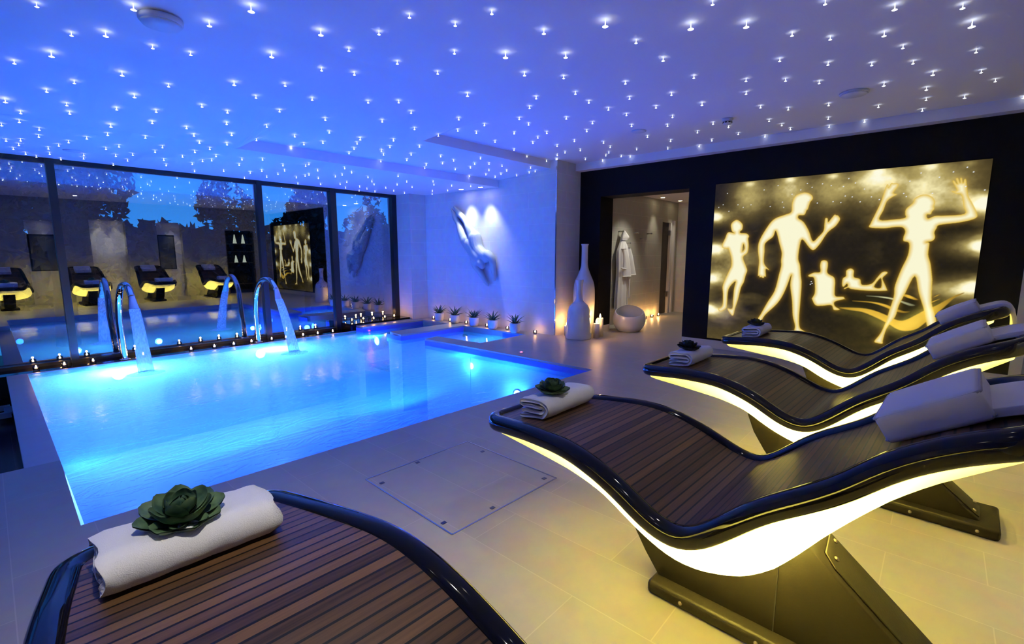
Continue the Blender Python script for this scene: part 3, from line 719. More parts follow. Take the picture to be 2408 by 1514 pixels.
# ------------------------------------------------------------------ succulent rosettes
def rosette(R,seed,rings=4,flat=.35):
    r=np.random.default_rng(seed); m=MB()
    for j in range(rings):
        f=1-j/(rings+.2); nL=[8,7,6,5,4][j] ; L=R*(.42+.60*f); el=math.radians(4+j*19)
        for k in range(nL):
            a=2*PI*(k+.5*(j%2)+r.uniform(-.12,.12))/nL; e=el+r.uniform(-.08,.08); W=L*.36*r.uniform(.9,1.1)
            Pm=[]
            for i in range(8):
                x=i/7; w_=W*(math.sin(PI*min(1,x*.62+.16))**1.1)*(1-max(0,x-.72)**2*9) ; w_=max(w_,.0005)
                el2=e+ .55*x*x*(.5+j*.1); rr=L*x
                cx=rr*math.cos(el2); cz=rr*math.sin(el2)*.9+.004*j+.012
                row=[]
                for q in range(5):
                    y=(q-2)/2; cup=abs(y)**2*w_*.45
                    row.append((cx-cup*math.sin(el2)*.6,y*w_,cz+cup*math.cos(el2)))
                Pm.append([(p[0]*math.cos(a)-p[1]*math.sin(a),p[0]*math.sin(a)+p[1]*math.cos(a),p[2]) for p in row])
            m.grid(Pm); m.grid([[(x_,y_,z_-.003-.004*math.sin(PI*i/7)) for x_,y_,z_ in rw][::-1] for i,rw in enumerate(Pm)])
    m.sphere((0,0,.012),.016,10,6,(1,1,.6))
    return m
SL={'A':'large green succulent rosette lying on the thick towel roll nearest the camera','B':'green succulent rosette on the folded towel of the large front lounger','C':'dark succulent rosette on the towel of the middle lounger','D':'small dark succulent rosette on the towel of the farthest lounger'}
SP={'A':(.205,-.232,.100),'B':(.205,-.215,.086),'C':(.215,-.215,.082),'D':(.19,-.215,.082)}
for i,k in enumerate('ABCD'):
    ob=rosette(SP[k][2],11+i).build('succulent_rosette',M['succ'] if k in 'AB' else M['succd'])
    tag(ob,SL[k],'plant','succulents on the towels'); u,s=SP[k][:2]; ob.location=lw(k,u,s,zd(s)+.0235+TW[k][1]-(.010 if k=='A' else .004)); ob.rotation_euler=((Matrix.Rotation(.17 if k=='A' else .08,3,'X'))@Matrix.Rotation(.7*i,3,'Z')).to_euler()
# ------------------------------------------------------------------ swan-neck fountains
def make_fountain(x,label,first,ylip,ztop,yland):
    t=empty('swan_neck_fountain',(x,8.26,-.10),0,label,'fountain','swan neck fountains at the pool edge')
    p=[(0,0,0),(-.01,-.005,.25),(-.02,-.03,.55),(-.01,-.10,.82),(.0,-.27,1.0),(.012,-.47,1.055),(.02,-.66,1.02),(.022,-.80,.915)]
    sp=smooth_poly(p,6); n=len(sp)
    m=MB(); m.tube(sp,[.040-.004*i/n for i in range(n)],16,up=(1,0,0)); m.build('neck_pipe',M['chrome'],t)
    m=MB(); m.lathe([(.062,0),(.062,.012),(.046,.02)],n=24); m.build('base_flange',M['chrome'],t)
    # flattened outlet
    e=Vector(sp[-1]); d=Vector((.0,-.45,-1)).normalized(); vs=[];fs=[]
    for i in range(7):
        f=i/6; c=e+d*(.16*f); w=.036+.020*f; th=.034-.016*f
        for k in range(16): a=2*PI*k/16; vs.append(c+Vector((1,0,0))*(w*math.cos(a))+Vector((0,-d.z,d.y)).normalized()*(th*math.sin(a)))
    for i in range(6):
        for k in range(16): fs.append((i*16+k,i*16+(k+1)%16,(i+1)*16+(k+1)%16,(i+1)*16+k))
    m=MB(); m.add(vs,fs,True); m.build('outlet',M['chrome'],t)
    # water sheet
    c0=e+d*.155; vs=[];fs=[]; nn=22
    yl=yland-8.26
    for i in range(nn):
        f=i/(nn-1); z=c0.z*(1-f)-.0*f; y=c0.y+(yl-c0.y)*f**.8 if yl<c0.y else c0.y+(yl-c0.y)*f
        w=.056+.026*f; th=.017+.012*f
        for k in range(14): a=2*PI*k/14; vs.append((c0.x+w*math.cos(a)*(1+.06*math.sin(a*5)),y+th*math.sin(a),z))
    for i in range(nn-1):
        for k in range(14): fs.append((i*14+k,i*14+(k+1)%14,(i+1)*14+(k+1)%14,(i+1)*14+k))
    m=MB(); m.add(vs,fs,True); m.build('water_stream',M['jet'],t)
    # churned boil where it lands
    m=MB(); G=[]
    for i in range(7):
        r=.16*i/6
        G.append([(c0.x+r*math.cos(2*PI*k/20)*1.2,yl+r*math.sin(2*PI*k/20),.002+.030*math.cos(PI/2*i/6)*(1+.25*math.sin(k*2.3+i))) for k in range(20)])
    m.grid(G,True,True); m.build('splash_boil',M['jet'],t)
    return t
make_fountain(1.17,'left chrome swan neck fountain pouring water, nearer the spread of the big tree',True,0,0,7.10)
make_fountain(2.905,'right chrome swan neck fountain pouring water, in front of the second mullion',False,0,0,6.95)
# ------------------------------------------------------------------ pool lamps
def pool_lamp(loc,nrm,label,power,col=(.025,.205,1),r=.075,off=.12,beam=None):
    t=empty('pool_lamp',loc,math.atan2(nrm[1],nrm[0]),label,'lamp','underwater pool lamps')
    m=MB()
    for pr,mt,nm in (([(r*1.25,0),(r*1.25,.012),(r,.018)],M['steel'],'bezel'),([(r,.008),(r*.8,.024),(r*.3,.030),(0,.031)],M['poolglow'],'lens')):
        m=MB(); m.lathe(pr,n=20,cap=False); m.v=[(z,x,y) for x,y,z in m.v]; m.build(nm,mt,t)
    if beam: light('pool_lamp_light','SPOT',(off,0,0),col,power,t,.05,(0,-PI/2,0),beam,.35)
    else: light('pool_lamp_light','POINT',(off,0,0),col,power,t,.05)
    return t
PW=1.3
pool_lamp((1.06,8.10,-.26),(0,-1),'underwater lamp glaring below the left fountain',165*PW,col=(.22,.56,1),off=.62)
pool_lamp((2.86,8.10,-.26),(0,-1),'underwater lamp glaring below the right fountain',130*PW,col=(.22,.56,1),off=.60)
pool_lamp((4.655,5.0,-.28),(-1,0),'round white underwater lamp on the side wall below the deck edge',45*PW,off=.12)
pool_lamp((4.665,4.10,-.55),(-1,0),'dimmer cyan underwater lamp near the pool corner',100*PW,off=.2)
pool_lamp((4.56,7.35,-.19),(-1,0),'cyan underwater lamp beside the dark bay at the far end',55*PW,off=.15)
pool_lamp((1.15,3.475,-.72),(0,1),'underwater lamp under the near pool edge, left of the floor hatch',120*PW,off=.06,beam=2.7)
pool_lamp((2.6,3.43,-.72),(0,1),'underwater lamp under the near pool edge, beyond the floor hatch',170*PW,off=.06,beam=2.7)
pool_lamp((.20,4.3,-.30),(1,0),'small underwater lamp at the notch corner of the deck slab',6*PW,off=.1)
pool_lamp((5.45,5.56,-.32),(0,1),'left of two small lamps in the square side bay',14*PW,r=.05,off=.12)
pool_lamp((5.80,5.56,-.32),(0,1),'right of two small lamps in the square side bay',10*PW,r=.05,off=.12)
# red floor leds
for loc,lb in (((4.832,4.193,0),'red marker light set in the deck beside the pool'),((4.70,7.84,-.09),'red marker light at the mouth of the dark bay')):
    t=empty('marker_light',loc,0,lb,'light')
    m=MB(); m.lathe([(.038,0),(.038,.006),(.022,.008)],n=20); m.build('ring',M['steel'],t)
    m=MB(); m.sphere((0,0,.007),.017,12,6,(1,1,.5)); m.build('lens',M['led'],t)
# ------------------------------------------------------------------ tealights
def make_tealight(loc,label,group,power=.32,first=[None]):
    if first[0] is None:
        t=empty('tealight',(0,0,0))
        m=MB(); m.lathe([(.026,0),(.032,.012),(.034,.045),(.031,.062),(.029,.062),(.031,.045),(.029,.014),(0,.010)],n=18,cap=True); m.build('glass_cup',M['cup'],t)
        m=MB(); m.lathe([(.024,.012),(.024,.030),(.004,.028),(0,.028)],n=14); m.build('wax',M['wax'],t)
        m=MB(); m.lathe([(.001,.030),(.0095,.041),(.0065,.053),(0,.067)],n=10); m.build('flame',M['flame'],t)
        first[0]=t; c=t
    else: c=copy_tree(first[0])
    c.location=loc; tag(c,label,'candle',group)
    light('candle_light','POINT',(loc[0],loc[1],loc[2]+.085),(1,.50,.16),power,None,.012)
    return c
EC=[(.30,8.30),(.56,8.30),(.84,8.29),(1.95,8.25),(2.25,8.22),(2.52,8.22),(2.79,8.24),(3.10,8.23),(3.33,8.22),(3.63,8.23),(3.89,8.22),(4.18,8.23),(1.38,8.30)]
EN=['nearest the left edge, first on the black ledge','second from the left on the black ledge','third, just left of the left fountain','first to the right of the left water stream','second to the right of the left water stream','third to the right of the left water stream','just left of the right fountain pipe','just right of the right fountain pipe','beside the right water stream','first to the right of the right water stream','second to the right of the right water stream','last on the low black ledge before the raised sill','half hidden behind the left water stream']
for (x,y),nm in zip(EC,EN): make_tealight((x,y,-.10),'tealight in glass cup '+nm,'tealights along the pool ledge')
for (x,y),nm in zip([(4.69,8.44),(4.93,8.43),(5.10,8.33),(5.36,8.33),(5.60,8.36)],['leftmost','second from the left','middle','second from the right','rightmost, nearest the pier']):
    make_tealight((x,y,.035),'tealight on the raised black sill, '+nm,'tealights on the window sill',1.0)
for (x,y),nm in zip([(6.12,7.72),(6.14,7.22),(6.12,6.72),(6.12,6.16),(6.14,5.66),(6.14,5.02)],['in the corner left of the first potted plant','between the first and second potted plants','between the second and third potted plants','between the third and fourth potted plants','between the fourth and fifth potted plants','right of the last potted plant']):
    make_tealight((x,y,0),'tealight by the alcove wall '+nm,'tealights between the potted plants',.45)
for (x,y),nm in zip([(8.80,4.50),(9.12,4.50),(9.43,4.50),(9.74,4.50)],['nearest the ball basket','second from the basket','third from the basket','nearest the dark door']):
    make_tealight((x,y,0),'tealight on the corridor floor, '+nm,'tealights in the corridor',2.2)
# ------------------------------------------------------------------ potted agaves
def make_agave(loc,label,seed):
    r=np.random.default_rng(seed); t=empty('potted_agave',loc,r.uniform(0,6),label,'plant','potted agaves along the alcove wall')
    t.scale=(1.02,1.02,1.02)
    m=MB(); m.lathe([(.060,0),(.078,.02),(.088,.07),(.092,.15),(.089,.165),(.080,.163),(.080,.13),(.0,.128)],n=26); m.build('pot',M['pot'],t)
    m=MB(); m.lathe([(.0795,.133),(0,.138)],n=18,cap=False); m.build('soil',M['soil'],t)
    m=MB()
    for j,(nL,el,L) in enumerate(((8,.68,.165),(7,.98,.215),(5,1.25,.22))):
        for k in range(nL):
            a=2*PI*(k+.5*j)/nL+r.uniform(-.2,.2); e=el+r.uniform(-.15,.15); ll=L*r.uniform(.85,1.15)
            P=[]
            for i in range(7):
                x=i/6; w=.019*(1-x**2.2)*(.7+.6*x*(1-x)*2); ee=e-.25*x
                rr=ll*x; cx=.012+rr*math.cos(ee); cz=.135+rr*math.sin(ee); row=[]
                for q in (-1,-.5,0,.5,1):
                    cu=abs(q)**2*w*.6
                    row.append((cx-cu*math.sin(ee),q*w,cz+cu*math.cos(ee)))
                P.append([(p[0]*math.cos(a)-p[1]*math.sin(a),p[0]*math.sin(a)+p[1]*math.cos(a),p[2]) for p in row])
            m.grid(P)
    m.build('foliage',M['agave'],t)
for i,((x,y),nm) in enumerate(zip([(6.06,7.46),(6.06,6.98),(6.06,6.44),(6.055,5.94),(6.03,5.38)],['first from the corner, at the far end of the alcove wall','second from the corner along the alcove wall','third and middle one along the alcove wall','fourth from the corner, beside the square bay','last of the row, nearest the tall vases'])):
    make_agave((x,y,0),'spiky agave, '+nm,40+i)
# ------------------------------------------------------------------ vases and pillar candles
def vase(name,label,loc,prof,seed):
    m=MB(); pr=smooth_poly([(r,0,z) for r,z in prof],5); m.lathe([(max(.001,a),c) for a,b,c in pr],n=40); o=m.build(name,M['ceramic']); o.location=loc
    return tag(o,label,'vase','tall white bottle vases')
vase('bottle_vase','taller slim white bottle vase standing behind, against the dark wall',(6.66,4.40,0),[(.12,0),(.165,.05),(.175,.35),(.182,.62),(.165,.85),(.10,1.02),(.060,1.14),(.053,1.30),(.053,1.46),(.064,1.50),(.050,1.495),(.045,1.40),(.0,1.2)],1)
vase('bottle_vase','shorter stout white bottle vase in front, with flared lip',(6.30,4.25,0),[(.20,0),(.208,.03),(.200,.15),(.190,.30),(.175,.45),(.135,.54),(.07,.60),(.052,.68),(.050,.82),(.064,.93),(.055,.93),(.042,.82),(.0,.7)],2)
def pillar(loc,h,r,label):
    t=empty('pillar_candle',loc,0,label,'candle','pillar candles by the vases')
    m=MB(); m.lathe([(r,0),(r,h-.004),(r-.006,h),(r*.5,h-.006),(0,h-.008)],n=24); m.build('wax_column',M['wax'],t)
    m=MB(); m.tube([(0,0,h-.008),(0,0,h+.012)],.0025,6); m.build('wick',M['dark'],t)
    m=MB(); m.lathe([(.002,h+.006),(.014,h+.022),(.010,h+.045),(0,h+.075)],n=12); m.build('flame',M['flame'],t)
    light('candle_light','POINT',(loc[0],loc[1],h+.07),(1,.52,.16),3.0,None,.02)
pillar((6.53,4.06,0),.235,.048,'shorter lit pillar candle in front, right of the stout vase')
pillar((6.70,4.10,0),.30,.055,'taller lit pillar candle behind the short one, near the baseboard')
pillar((6.40,4.55,0),.16,.045,'lit pillar candle hidden behind the stout vase, lighting the wall')
# ------------------------------------------------------------------ corridor: robe, hooks, ball basket
HK=[(8.09,1.76),(8.37,1.55),(8.68,1.755),(8.95,1.645),(9.25,1.755)]
HN=['holding the bathrobe hood','just right of the bathrobe shoulder','first free hook, upper','lower one between two upper hooks','last upper hook before the door']
for (x,z),nm in zip(HK,HN):
    t=empty('robe_hook',(x,4.60,z),0,'steel peg hook on the corridor wall, '+nm,'hook','peg hooks in the corridor')
    m=MB(); m.tube([(0,0,0),(0,-.10,.0)],.010,10); m.build('peg',M['steel'],t)
    m=MB(); m.lathe([(.016,0),(.018,.006),(.014,.014),(0,.016)],n=12); m.v=[(x_,-.10-z_,y_) for x_,y_,z_ in m.v]; m.build('knob',M['steel'],t)
def robe():
    t=empty('bathrobe',(8.10,4.52,0),0,'white hooded bathrobe hanging from a peg in the corridor','bathrobe')
    def cloth(secs,nf,amp,seed,n=40):
        G=[]; 
        for j,(x,y,z,a,b) in enumerate(secs):
            G.append([(x+(a*(1+amp*(j/len(secs))*math.sin(nf*q+seed)))*math.cos(q),y+(b*(1+amp*math.sin(nf*q+seed*2)))*math.sin(q),z) for q in [2*PI*k/n for k in range(n)]])
        m=MB(); m.grid(G,True,True); m.f+= [tuple(range(n)),tuple(range((len(G)-1)*n,len(G)*n))[::-1]]; m.sm+=[True,True]; return m
    def dense(s,k=5): return smooth_poly(s,k)
    cloth(dense([(0,0,1.62,.03,.03),(.02,0,1.50,.13,.06),(.02,0,1.35,.20,.075),(.01,0,1.1,.17,.07),(.02,0,.85,.18,.07),(.02,0,.55,.20,.075),(.03,0,.30,.21,.075)]),9,.13,1).build('robe_body',M['robe'],t)
    cloth(dense([(.17,-.03,1.46,.05,.05),(.24,-.03,1.30,.085,.055),(.31,-.03,1.10,.10,.06),(.37,-.03,.94,.115,.065)]),5,.08,2,28).build('sleeve',M['robe'],t)
    cloth(dense([(-.05,-.05,1.44,.06,.05),(.02,-.06,1.28,.10,.06),(.05,-.07,1.10,.12,.065),(.07,-.07,.92,.14,.07)]),5,.08,4,28).build('sleeve',M['robe'],t)
    cloth(dense([(0,-.02,1.78,.012,.02),(.03,-.02,1.72,.06,.05),(.06,-.02,1.66,.12,.06),(.03,-.01,1.60,.10,.05)]),3,.1,3,28).build('hood',M['robe'],t)
    m=MB(); m.tube(smooth_poly([(-.15,-.08,1.08),(0,-.11,1.06),(.12,-.09,1.07),(.14,-.10,.8),(.145,-.10,.5)],5),.016,8); m.build('belt',M['robe'],t)
robe()
t=empty('ball_basket',(7.53,4.02,0),0,'white glossy ball shaped basket chair with slanted open top in the doorway','basket')
R=.285; vs=[];fs=[]
nb,na=26,48
rim=lambda a:.36-.085*math.cos(a-math.atan2(-.49,-.87))
G=[]
for i in range(nb+1):
    row=[]
    for k in range(na):
        a=2*PI*k/na; h=rim(a); f=i/nb; z=h*f
        rr=R*math.sqrt(max(.02,1-((z-.21)/.275)**2))
        row.append((rr*math.cos(a),rr*math.sin(a),z))
    G.append(row)
m=MB(); m.grid(G,True,True)
m.grid([[(x*.93,y*.93,max(.03,z-.0)) for x,y,z in r][::-1] for r in G],True,True)
m.grid([G[-1],[(x*.93,y*.93,z) for x,y,z in G[-1]]],True,True); m.add(G[0],[tuple(range(na))[::-1]]); m.build('shell',M['gloss_white'],t)
m=MB(); m.lathe([(.0,.10),(.15,.11),(.22,.10),(.22,.06),(0,.06)],n=30); m.build('seat_pad',M['robe'],t)
# ------------------------------------------------------------------ floor hatch
t=empty('floor_hatch',(1.80,2.04,0),math.radians(-1.6),'square tiled access hatch with thin metal frame in the deck','hatch')
m=MB(); a,b=.405,.41
for s in (-1,1):
    m.box(-a,a,s*b-.004,s*b+.004,0,.0022); m.box(s*a-.004,s*a+.004,-b,b,0,.0022)
m.build('frame',M['hatchline'],t)
for x,y in ((-.36,.30),(-.37,-.30),(-.1,-.375),(.35,-.36),(.36,.2),(-.05,.38)):
    m=MB(); m.box(x-.013,x+.013,y-.010,y+.010,0,.0028); m.build('lift_key_socket',M['socket'],t)
# ------------------------------------------------------------------ lit figure panel
STARS='0.36,4.00,1 0.75,3.68,1.6 1.23,3.21,2 1.12,3.60,1.5 1.66,3.21,1.7 1.93,2.60,1 2.19,2.47,1 2.24,2.19,1 1.93,2.94,1 0.53,4.27,1 0.68,4.13,1.5 0.93,4.15,1 1.14,4.10,1 1.93,3.33,1 2.47,2.80,1 2.74,2.54,2 0.29,4.93,1 0.46,4.65,1.7 1.56,3.76,1.7 2.30,3.27,1 1.94,3.77,1 2.17,3.68,1 2.64,3.20,1 0.85,4.73,1.4 1.52,4.42,1.4 0.61,5.06,1 1.15,4.77,1 1.84,4.21,1 0.47,5.31,1 3.16,3.41,1.4 0.98,5.09,1.3 1.75,4.60,1 2.14,4.36,1 2.56,4.12,1 2.78,3.95,1 0.25,5.63,1.5 0.60,5.51,1 0.91,5.42,1 1.45,5.03,1 2.03,4.80,1 3.03,4.10,1 1.17,5.32,1 1.66,5.05,1 0.34,5.84,1 0.63,5.68,1 2.46,4.76,1 0.34,6.13,1 1.19,5.59,1 1.73,5.31,1 2.94,4.48,1 3.54,3.96,1 0.92,5.82,1.3 1.46,5.58,1 2.07,5.22,1 0.24,6.43,1 0.48,6.39,1 4.00,4.04,1 3.96,4.45,1 4.18,4.36,1 3.35,4.48,1 2.69,5.13,1 1.85,5.56,1 0.94,6.15,1 1.56,5.74,1 0.50,6.80,1 2.47,5.49,1 0.83,6.53,1 1.21,6.01,1 3.07,5.14,1.3 0.39,7.20,1 0.29,7.34,1 0.73,6.92,1 2.19,5.83,1 1.65,5.91,1 1.89,5.84,1 2.68,5.73,1 2.82,5.54,1 3.14,5.33,1 3.40,4.96,1 0.39,7.55,1 0.68,7.24,1 3.71,4.51,1 4.67,4.52,1 1.12,6.77,1 1.44,6.44,1 1.81,6.14,1 2.63,5.96,1 3.23,5.56,1 3.53,5.23,1 3.80,4.99,1 0.36,7.91,1 0.62,7.55,1 1.05,7.06,1 1.45,6.82,1 1.75,6.46,1 3.55,5.45,1 0.47,8.20,1 0.66,7.97,1 1.20,7.50,1 1.32,7.25,1 1.99,6.55,1 3.29,5.79,1 3.67,5.59,1 3.95,5.37,1 0.57,8.37,1 1.74,6.92,1 0.94,7.76,1 0.97,8.06,1 1.36,7.80,1 1.65,7.37,1 1.99,7.07,1 2.05,6.92,1 2.27,6.54,1 2.44,6.35,1 4.08,5.65,1 4.32,5.21,1 4.62,5.29,1 0.79,8.37,1 1.77,7.82,1 1.97,7.43,1 2.39,7.00,1 3.84,5.92,1 4.60,5.51,1 5.00,5.26,1 4.84,4.97,1 5.17,5.13,1 5.43,5.11,1 1.30,8.36,1 2.78,6.58,1 2.96,6.22,1 2.99,6.38,1 3.42,6.15,1 4.46,5.71,1 4.58,5.90,1 5.00,5.69,1 5.12,5.48,1 5.48,5.44,1 5.73,5.29,1 5.84,5.52,1 5.66,5.69,1 5.53,5.94,1 5.93,5.74,1 2.43,7.73,1 2.17,8.11,1 2.74,7.61,1 2.78,7.29,1 2.98,7.01,1 3.05,7.41,1 3.27,6.62,1 3.67,6.41,1 3.68,6.70,1 3.71,6.96,1 3.39,7.27,1 3.37,7.10,1 3.38,7.55,1 3.06,7.85,1 2.89,8.28,1 3.63,7.34,1 4.13,7.38,1 4.07,6.64,1 4.29,6.17,1 4.73,6.57,1 4.36,7.00,1 4.58,7.29,1 4.84,7.00,1 4.98,6.21,1 5.23,6.50,1 5.50,6.36,1 5.92,6.96,1 3.71,8.24,1 3.99,8.00,1 4.19,7.71,1 4.51,8.11,1 4.59,7.77,1 4.83,7.93,1 4.96,7.52,1 5.32,7.81,1 5.20,7.07,1 5.77,7.22,1 6.09,7.63,1 5.65,7.93,1 5.94,8.13,1 6.15,8.09,1 5.17,8.21,1 5.74,6.14,1 4.91,8.34,1 3.03,1.15,1 3.47,0.66,1 2.81,1.74,2 3.21,1.35,2 3.43,1.08,1.8 3.80,0.36,1.5 4.06,0.06,1.3 2.65,2.11,1.3 3.20,1.73,1 4.38,0.01,2 3.80,0.90,1 4.04,0.72,1 4.20,0.44,1.4 4.55,0.36,1 3.05,2.22,1.6 3.61,1.72,1.2 3.13,2.69,1.3 4.22,1.07,1 4.55,0.81,1 4.79,0.56,1 4.96,0.32,1 5.00,-0.03,1 3.41,2.50,1 4.13,1.69,1 5.35,0.21,1.4 5.57,-0.08,1 3.87,2.18,1 4.50,1.39,1 4.72,1.14,1 4.98,0.94,1 5.40,0.53,1.4 5.93,-0.18,1 3.66,3.00,1 3.80,2.65,1 4.10,2.70,1 4.26,2.35,1 4.42,2.01,1 4.85,1.49,1 4.90,1.91,1.2 5.80,0.26,1.2 6.33,-0.00,1.3 3.85,3.24,1 4.43,2.68,1 4.69,2.29,1 5.39,1.51,1 5.65,1.32,1 5.76,0.99,1 6.16,0.63,1 6.19,0.27,1 6.62,0.31,1 4.73,2.64,1 5.13,2.31,1 4.08,3.58,1 4.41,3.19,1 4.32,3.65,1 4.76,3.08,1 5.16,2.81,1 5.43,2.50,1 5.69,2.08,1 5.99,1.58,1 6.33,1.08,1 6.28,1.52,1 6.55,1.49,1 6.72,1.13,1 5.96,2.00,1 5.01,3.32,1 4.76,3.73,1 4.51,4.04,1 5.96,2.36,1 6.38,2.02,1 6.73,0.80,1 4.87,3.96,1 5.05,4.19,1 5.33,3.72,1 5.67,3.49,1 5.76,2.91,1 6.17,2.79,1 6.50,2.38,1 5.96,3.56,1 5.20,4.66,1 5.41,4.06,1 5.85,3.98,1 6.26,3.76,1 5.83,4.23,1 6.41,3.90,1 6.34,3.36,1 6.58,3.01,1 6.73,2.63,1 6.73,1.81,1 6.62,3.76,1 6.73,3.67,1 5.91,4.43,1 6.73,4.15,1 6.45,4.29,1 5.67,4.82,1 6.15,4.63,1 6.15,4.61,1 5.89,4.93,1 6.15,5.05,1 6.15,4.82,1 6.15,5.45,1 6.14,5.17,1 6.73,-0.41,1'
ART_FIG={
 'woman_left':'2.127,1.801 2.195,1.748 2.180,1.654 2.149,1.626 2.229,1.637 2.265,1.551 2.299,1.463 2.281,1.425 2.229,1.415 2.210,1.410 2.169,1.300 2.158,1.191 2.182,1.120 2.228,0.998 2.256,0.895 2.245,0.793 2.241,0.650 2.263,0.601 2.301,0.578 2.264,0.541 2.193,0.591 2.182,0.654 2.175,0.858 2.091,0.973 2.103,0.862 2.107,0.700 2.111,0.598 2.173,0.588 2.114,0.505 2.086,0.513 2.072,0.601 2.042,0.724 2.015,0.886 1.983,0.967 1.966,1.057 1.950,1.126 1.975,1.194 2.014,1.301 1.963,1.360 1.954,1.457 1.966,1.544 1.958,1.579 1.989,1.614 2.066,1.623 2.072,1.647 2.048,1.673 2.052,1.743',
 'man':'1.482,1.869 1.481,1.967 1.456,2.055 1.394,2.090 1.332,2.094 1.275,2.058 1.260,2.014 1.284,1.972 1.298,1.911 1.304,1.889 1.315,1.877 1.335,1.825 1.390,1.823 1.401,1.810 1.395,1.783 1.336,1.736 1.272,1.627 1.220,1.501 1.166,1.553 1.118,1.622 1.114,1.709 1.111,1.770 1.087,1.768 1.078,1.727 1.055,1.758 1.022,1.808 1.003,1.803 0.986,1.798 0.966,1.771 0.964,1.741 0.997,1.678 1.058,1.620 1.092,1.569 1.144,1.464 1.200,1.394 1.249,1.421 1.336,1.525 1.359,1.413 1.361,1.285 1.335,1.203 1.318,1.084 1.301,0.976 1.297,0.763 1.295,0.529 1.278,0.418 1.239,0.384 1.186,0.353 1.172,0.338 1.227,0.334 1.293,0.343 1.339,0.345 1.333,0.431 1.367,0.561 1.389,0.748 1.425,0.952 1.422,1.082 1.468,0.912 1.517,0.777 1.578,0.677 1.691,0.542 1.746,0.429 1.800,0.433 1.745,0.547 1.676,0.709 1.600,0.868 1.564,1.078 1.547,1.191 1.553,1.265 1.552,1.358 1.585,1.470 1.639,1.638 1.668,1.564 1.753,1.482 1.755,1.377 1.754,1.244 1.728,1.187 1.686,1.140 1.725,1.147 1.717,1.055 1.734,1.051 1.739,1.033 1.762,1.035 1.769,1.044 1.789,1.039 1.799,1.060 1.812,1.060 1.814,1.147 1.812,1.253 1.836,1.406 1.822,1.530 1.730,1.716 1.659,1.796 1.553,1.836',
 'seated':'1.119,1.198 1.112,1.256 1.079,1.269 1.047,1.252 1.039,1.199 1.042,1.137 1.024,1.102 0.969,1.068 0.950,1.016 0.946,0.919 0.932,0.839 0.854,0.835 0.837,0.810 0.840,0.809 0.933,0.771 0.929,0.718 0.876,0.680 0.934,0.671 0.965,0.726 1.055,0.713 1.129,0.714 1.172,0.788 1.169,0.807 1.150,0.863 1.154,0.954 1.173,1.052 1.221,1.065 1.234,1.082 1.178,1.116 1.113,1.126',
 'lying':'0.848,1.107 0.848,1.150 0.810,1.175 0.776,1.152 0.775,1.100 0.774,1.108 0.765,1.071 0.708,1.051 0.684,0.988 0.595,1.003 0.544,1.086 0.508,1.138 0.474,1.146 0.461,1.128 0.499,1.073 0.479,1.015 0.451,0.951 0.460,0.929 0.612,0.921 0.771,0.931 0.813,0.948 0.846,0.930 0.853,0.939 0.821,0.963 0.830,0.993 0.858,0.958 0.876,0.976 0.876,1.052 0.849,1.080',
 'woman_right':'0.555,2.111 0.540,2.110 0.536,2.084 0.516,2.128 0.498,2.124 0.475,2.124 0.455,2.114 0.453,2.086 0.487,2.021 0.456,2.000 0.491,1.975 0.535,1.932 0.560,1.832 0.585,1.730 0.446,1.728 0.360,1.742 0.365,1.784 0.361,1.838 0.310,1.898 0.300,1.942 0.254,1.975 0.206,1.978 0.155,1.949 0.127,1.894 0.132,1.851 0.126,1.824 0.141,1.798 0.151,1.768 0.182,1.765 0.168,1.724 0.115,1.748 0.035,1.748 -0.114,1.758 -0.100,1.836 -0.072,1.949 -0.029,1.969 0.008,1.997 -0.032,2.003 0.009,2.093 -0.004,2.102 -0.029,2.068 -0.014,2.120 -0.029,2.125 -0.050,2.079 -0.046,2.123 -0.059,2.122 -0.073,2.076 -0.079,2.110 -0.092,2.104 -0.103,2.048 -0.124,1.945 -0.167,1.857 -0.204,1.770 -0.204,1.710 -0.090,1.673 0.066,1.653 0.089,1.618 0.102,1.574 0.092,1.520 0.111,1.485 0.158,1.472 0.132,1.458 0.131,1.341 0.100,1.232 0.071,1.068 0.070,1.046 0.052,0.818 0.018,0.709 -0.004,0.585 0.048,0.526 0.085,0.632 0.111,0.743 0.170,0.923 0.220,1.103 0.284,0.909 0.326,0.770 0.348,0.637 0.410,0.499 0.433,0.362 0.435,0.317 0.482,0.318 0.510,0.337 0.463,0.433 0.428,0.564 0.406,0.706 0.380,0.868 0.383,0.962 0.375,1.029 0.344,1.172 0.300,1.331 0.301,1.461 0.351,1.489 0.355,1.535 0.346,1.590 0.372,1.637 0.439,1.644 0.535,1.634 0.667,1.648 0.663,1.695 0.633,1.789 0.591,1.927 0.571,2.037',
 'hole_lying':'0.569,0.971 0.504,0.962 0.516,1.072',
 'hole_woman':'2.021,1.477 2.029,1.379 2.003,1.418',
}
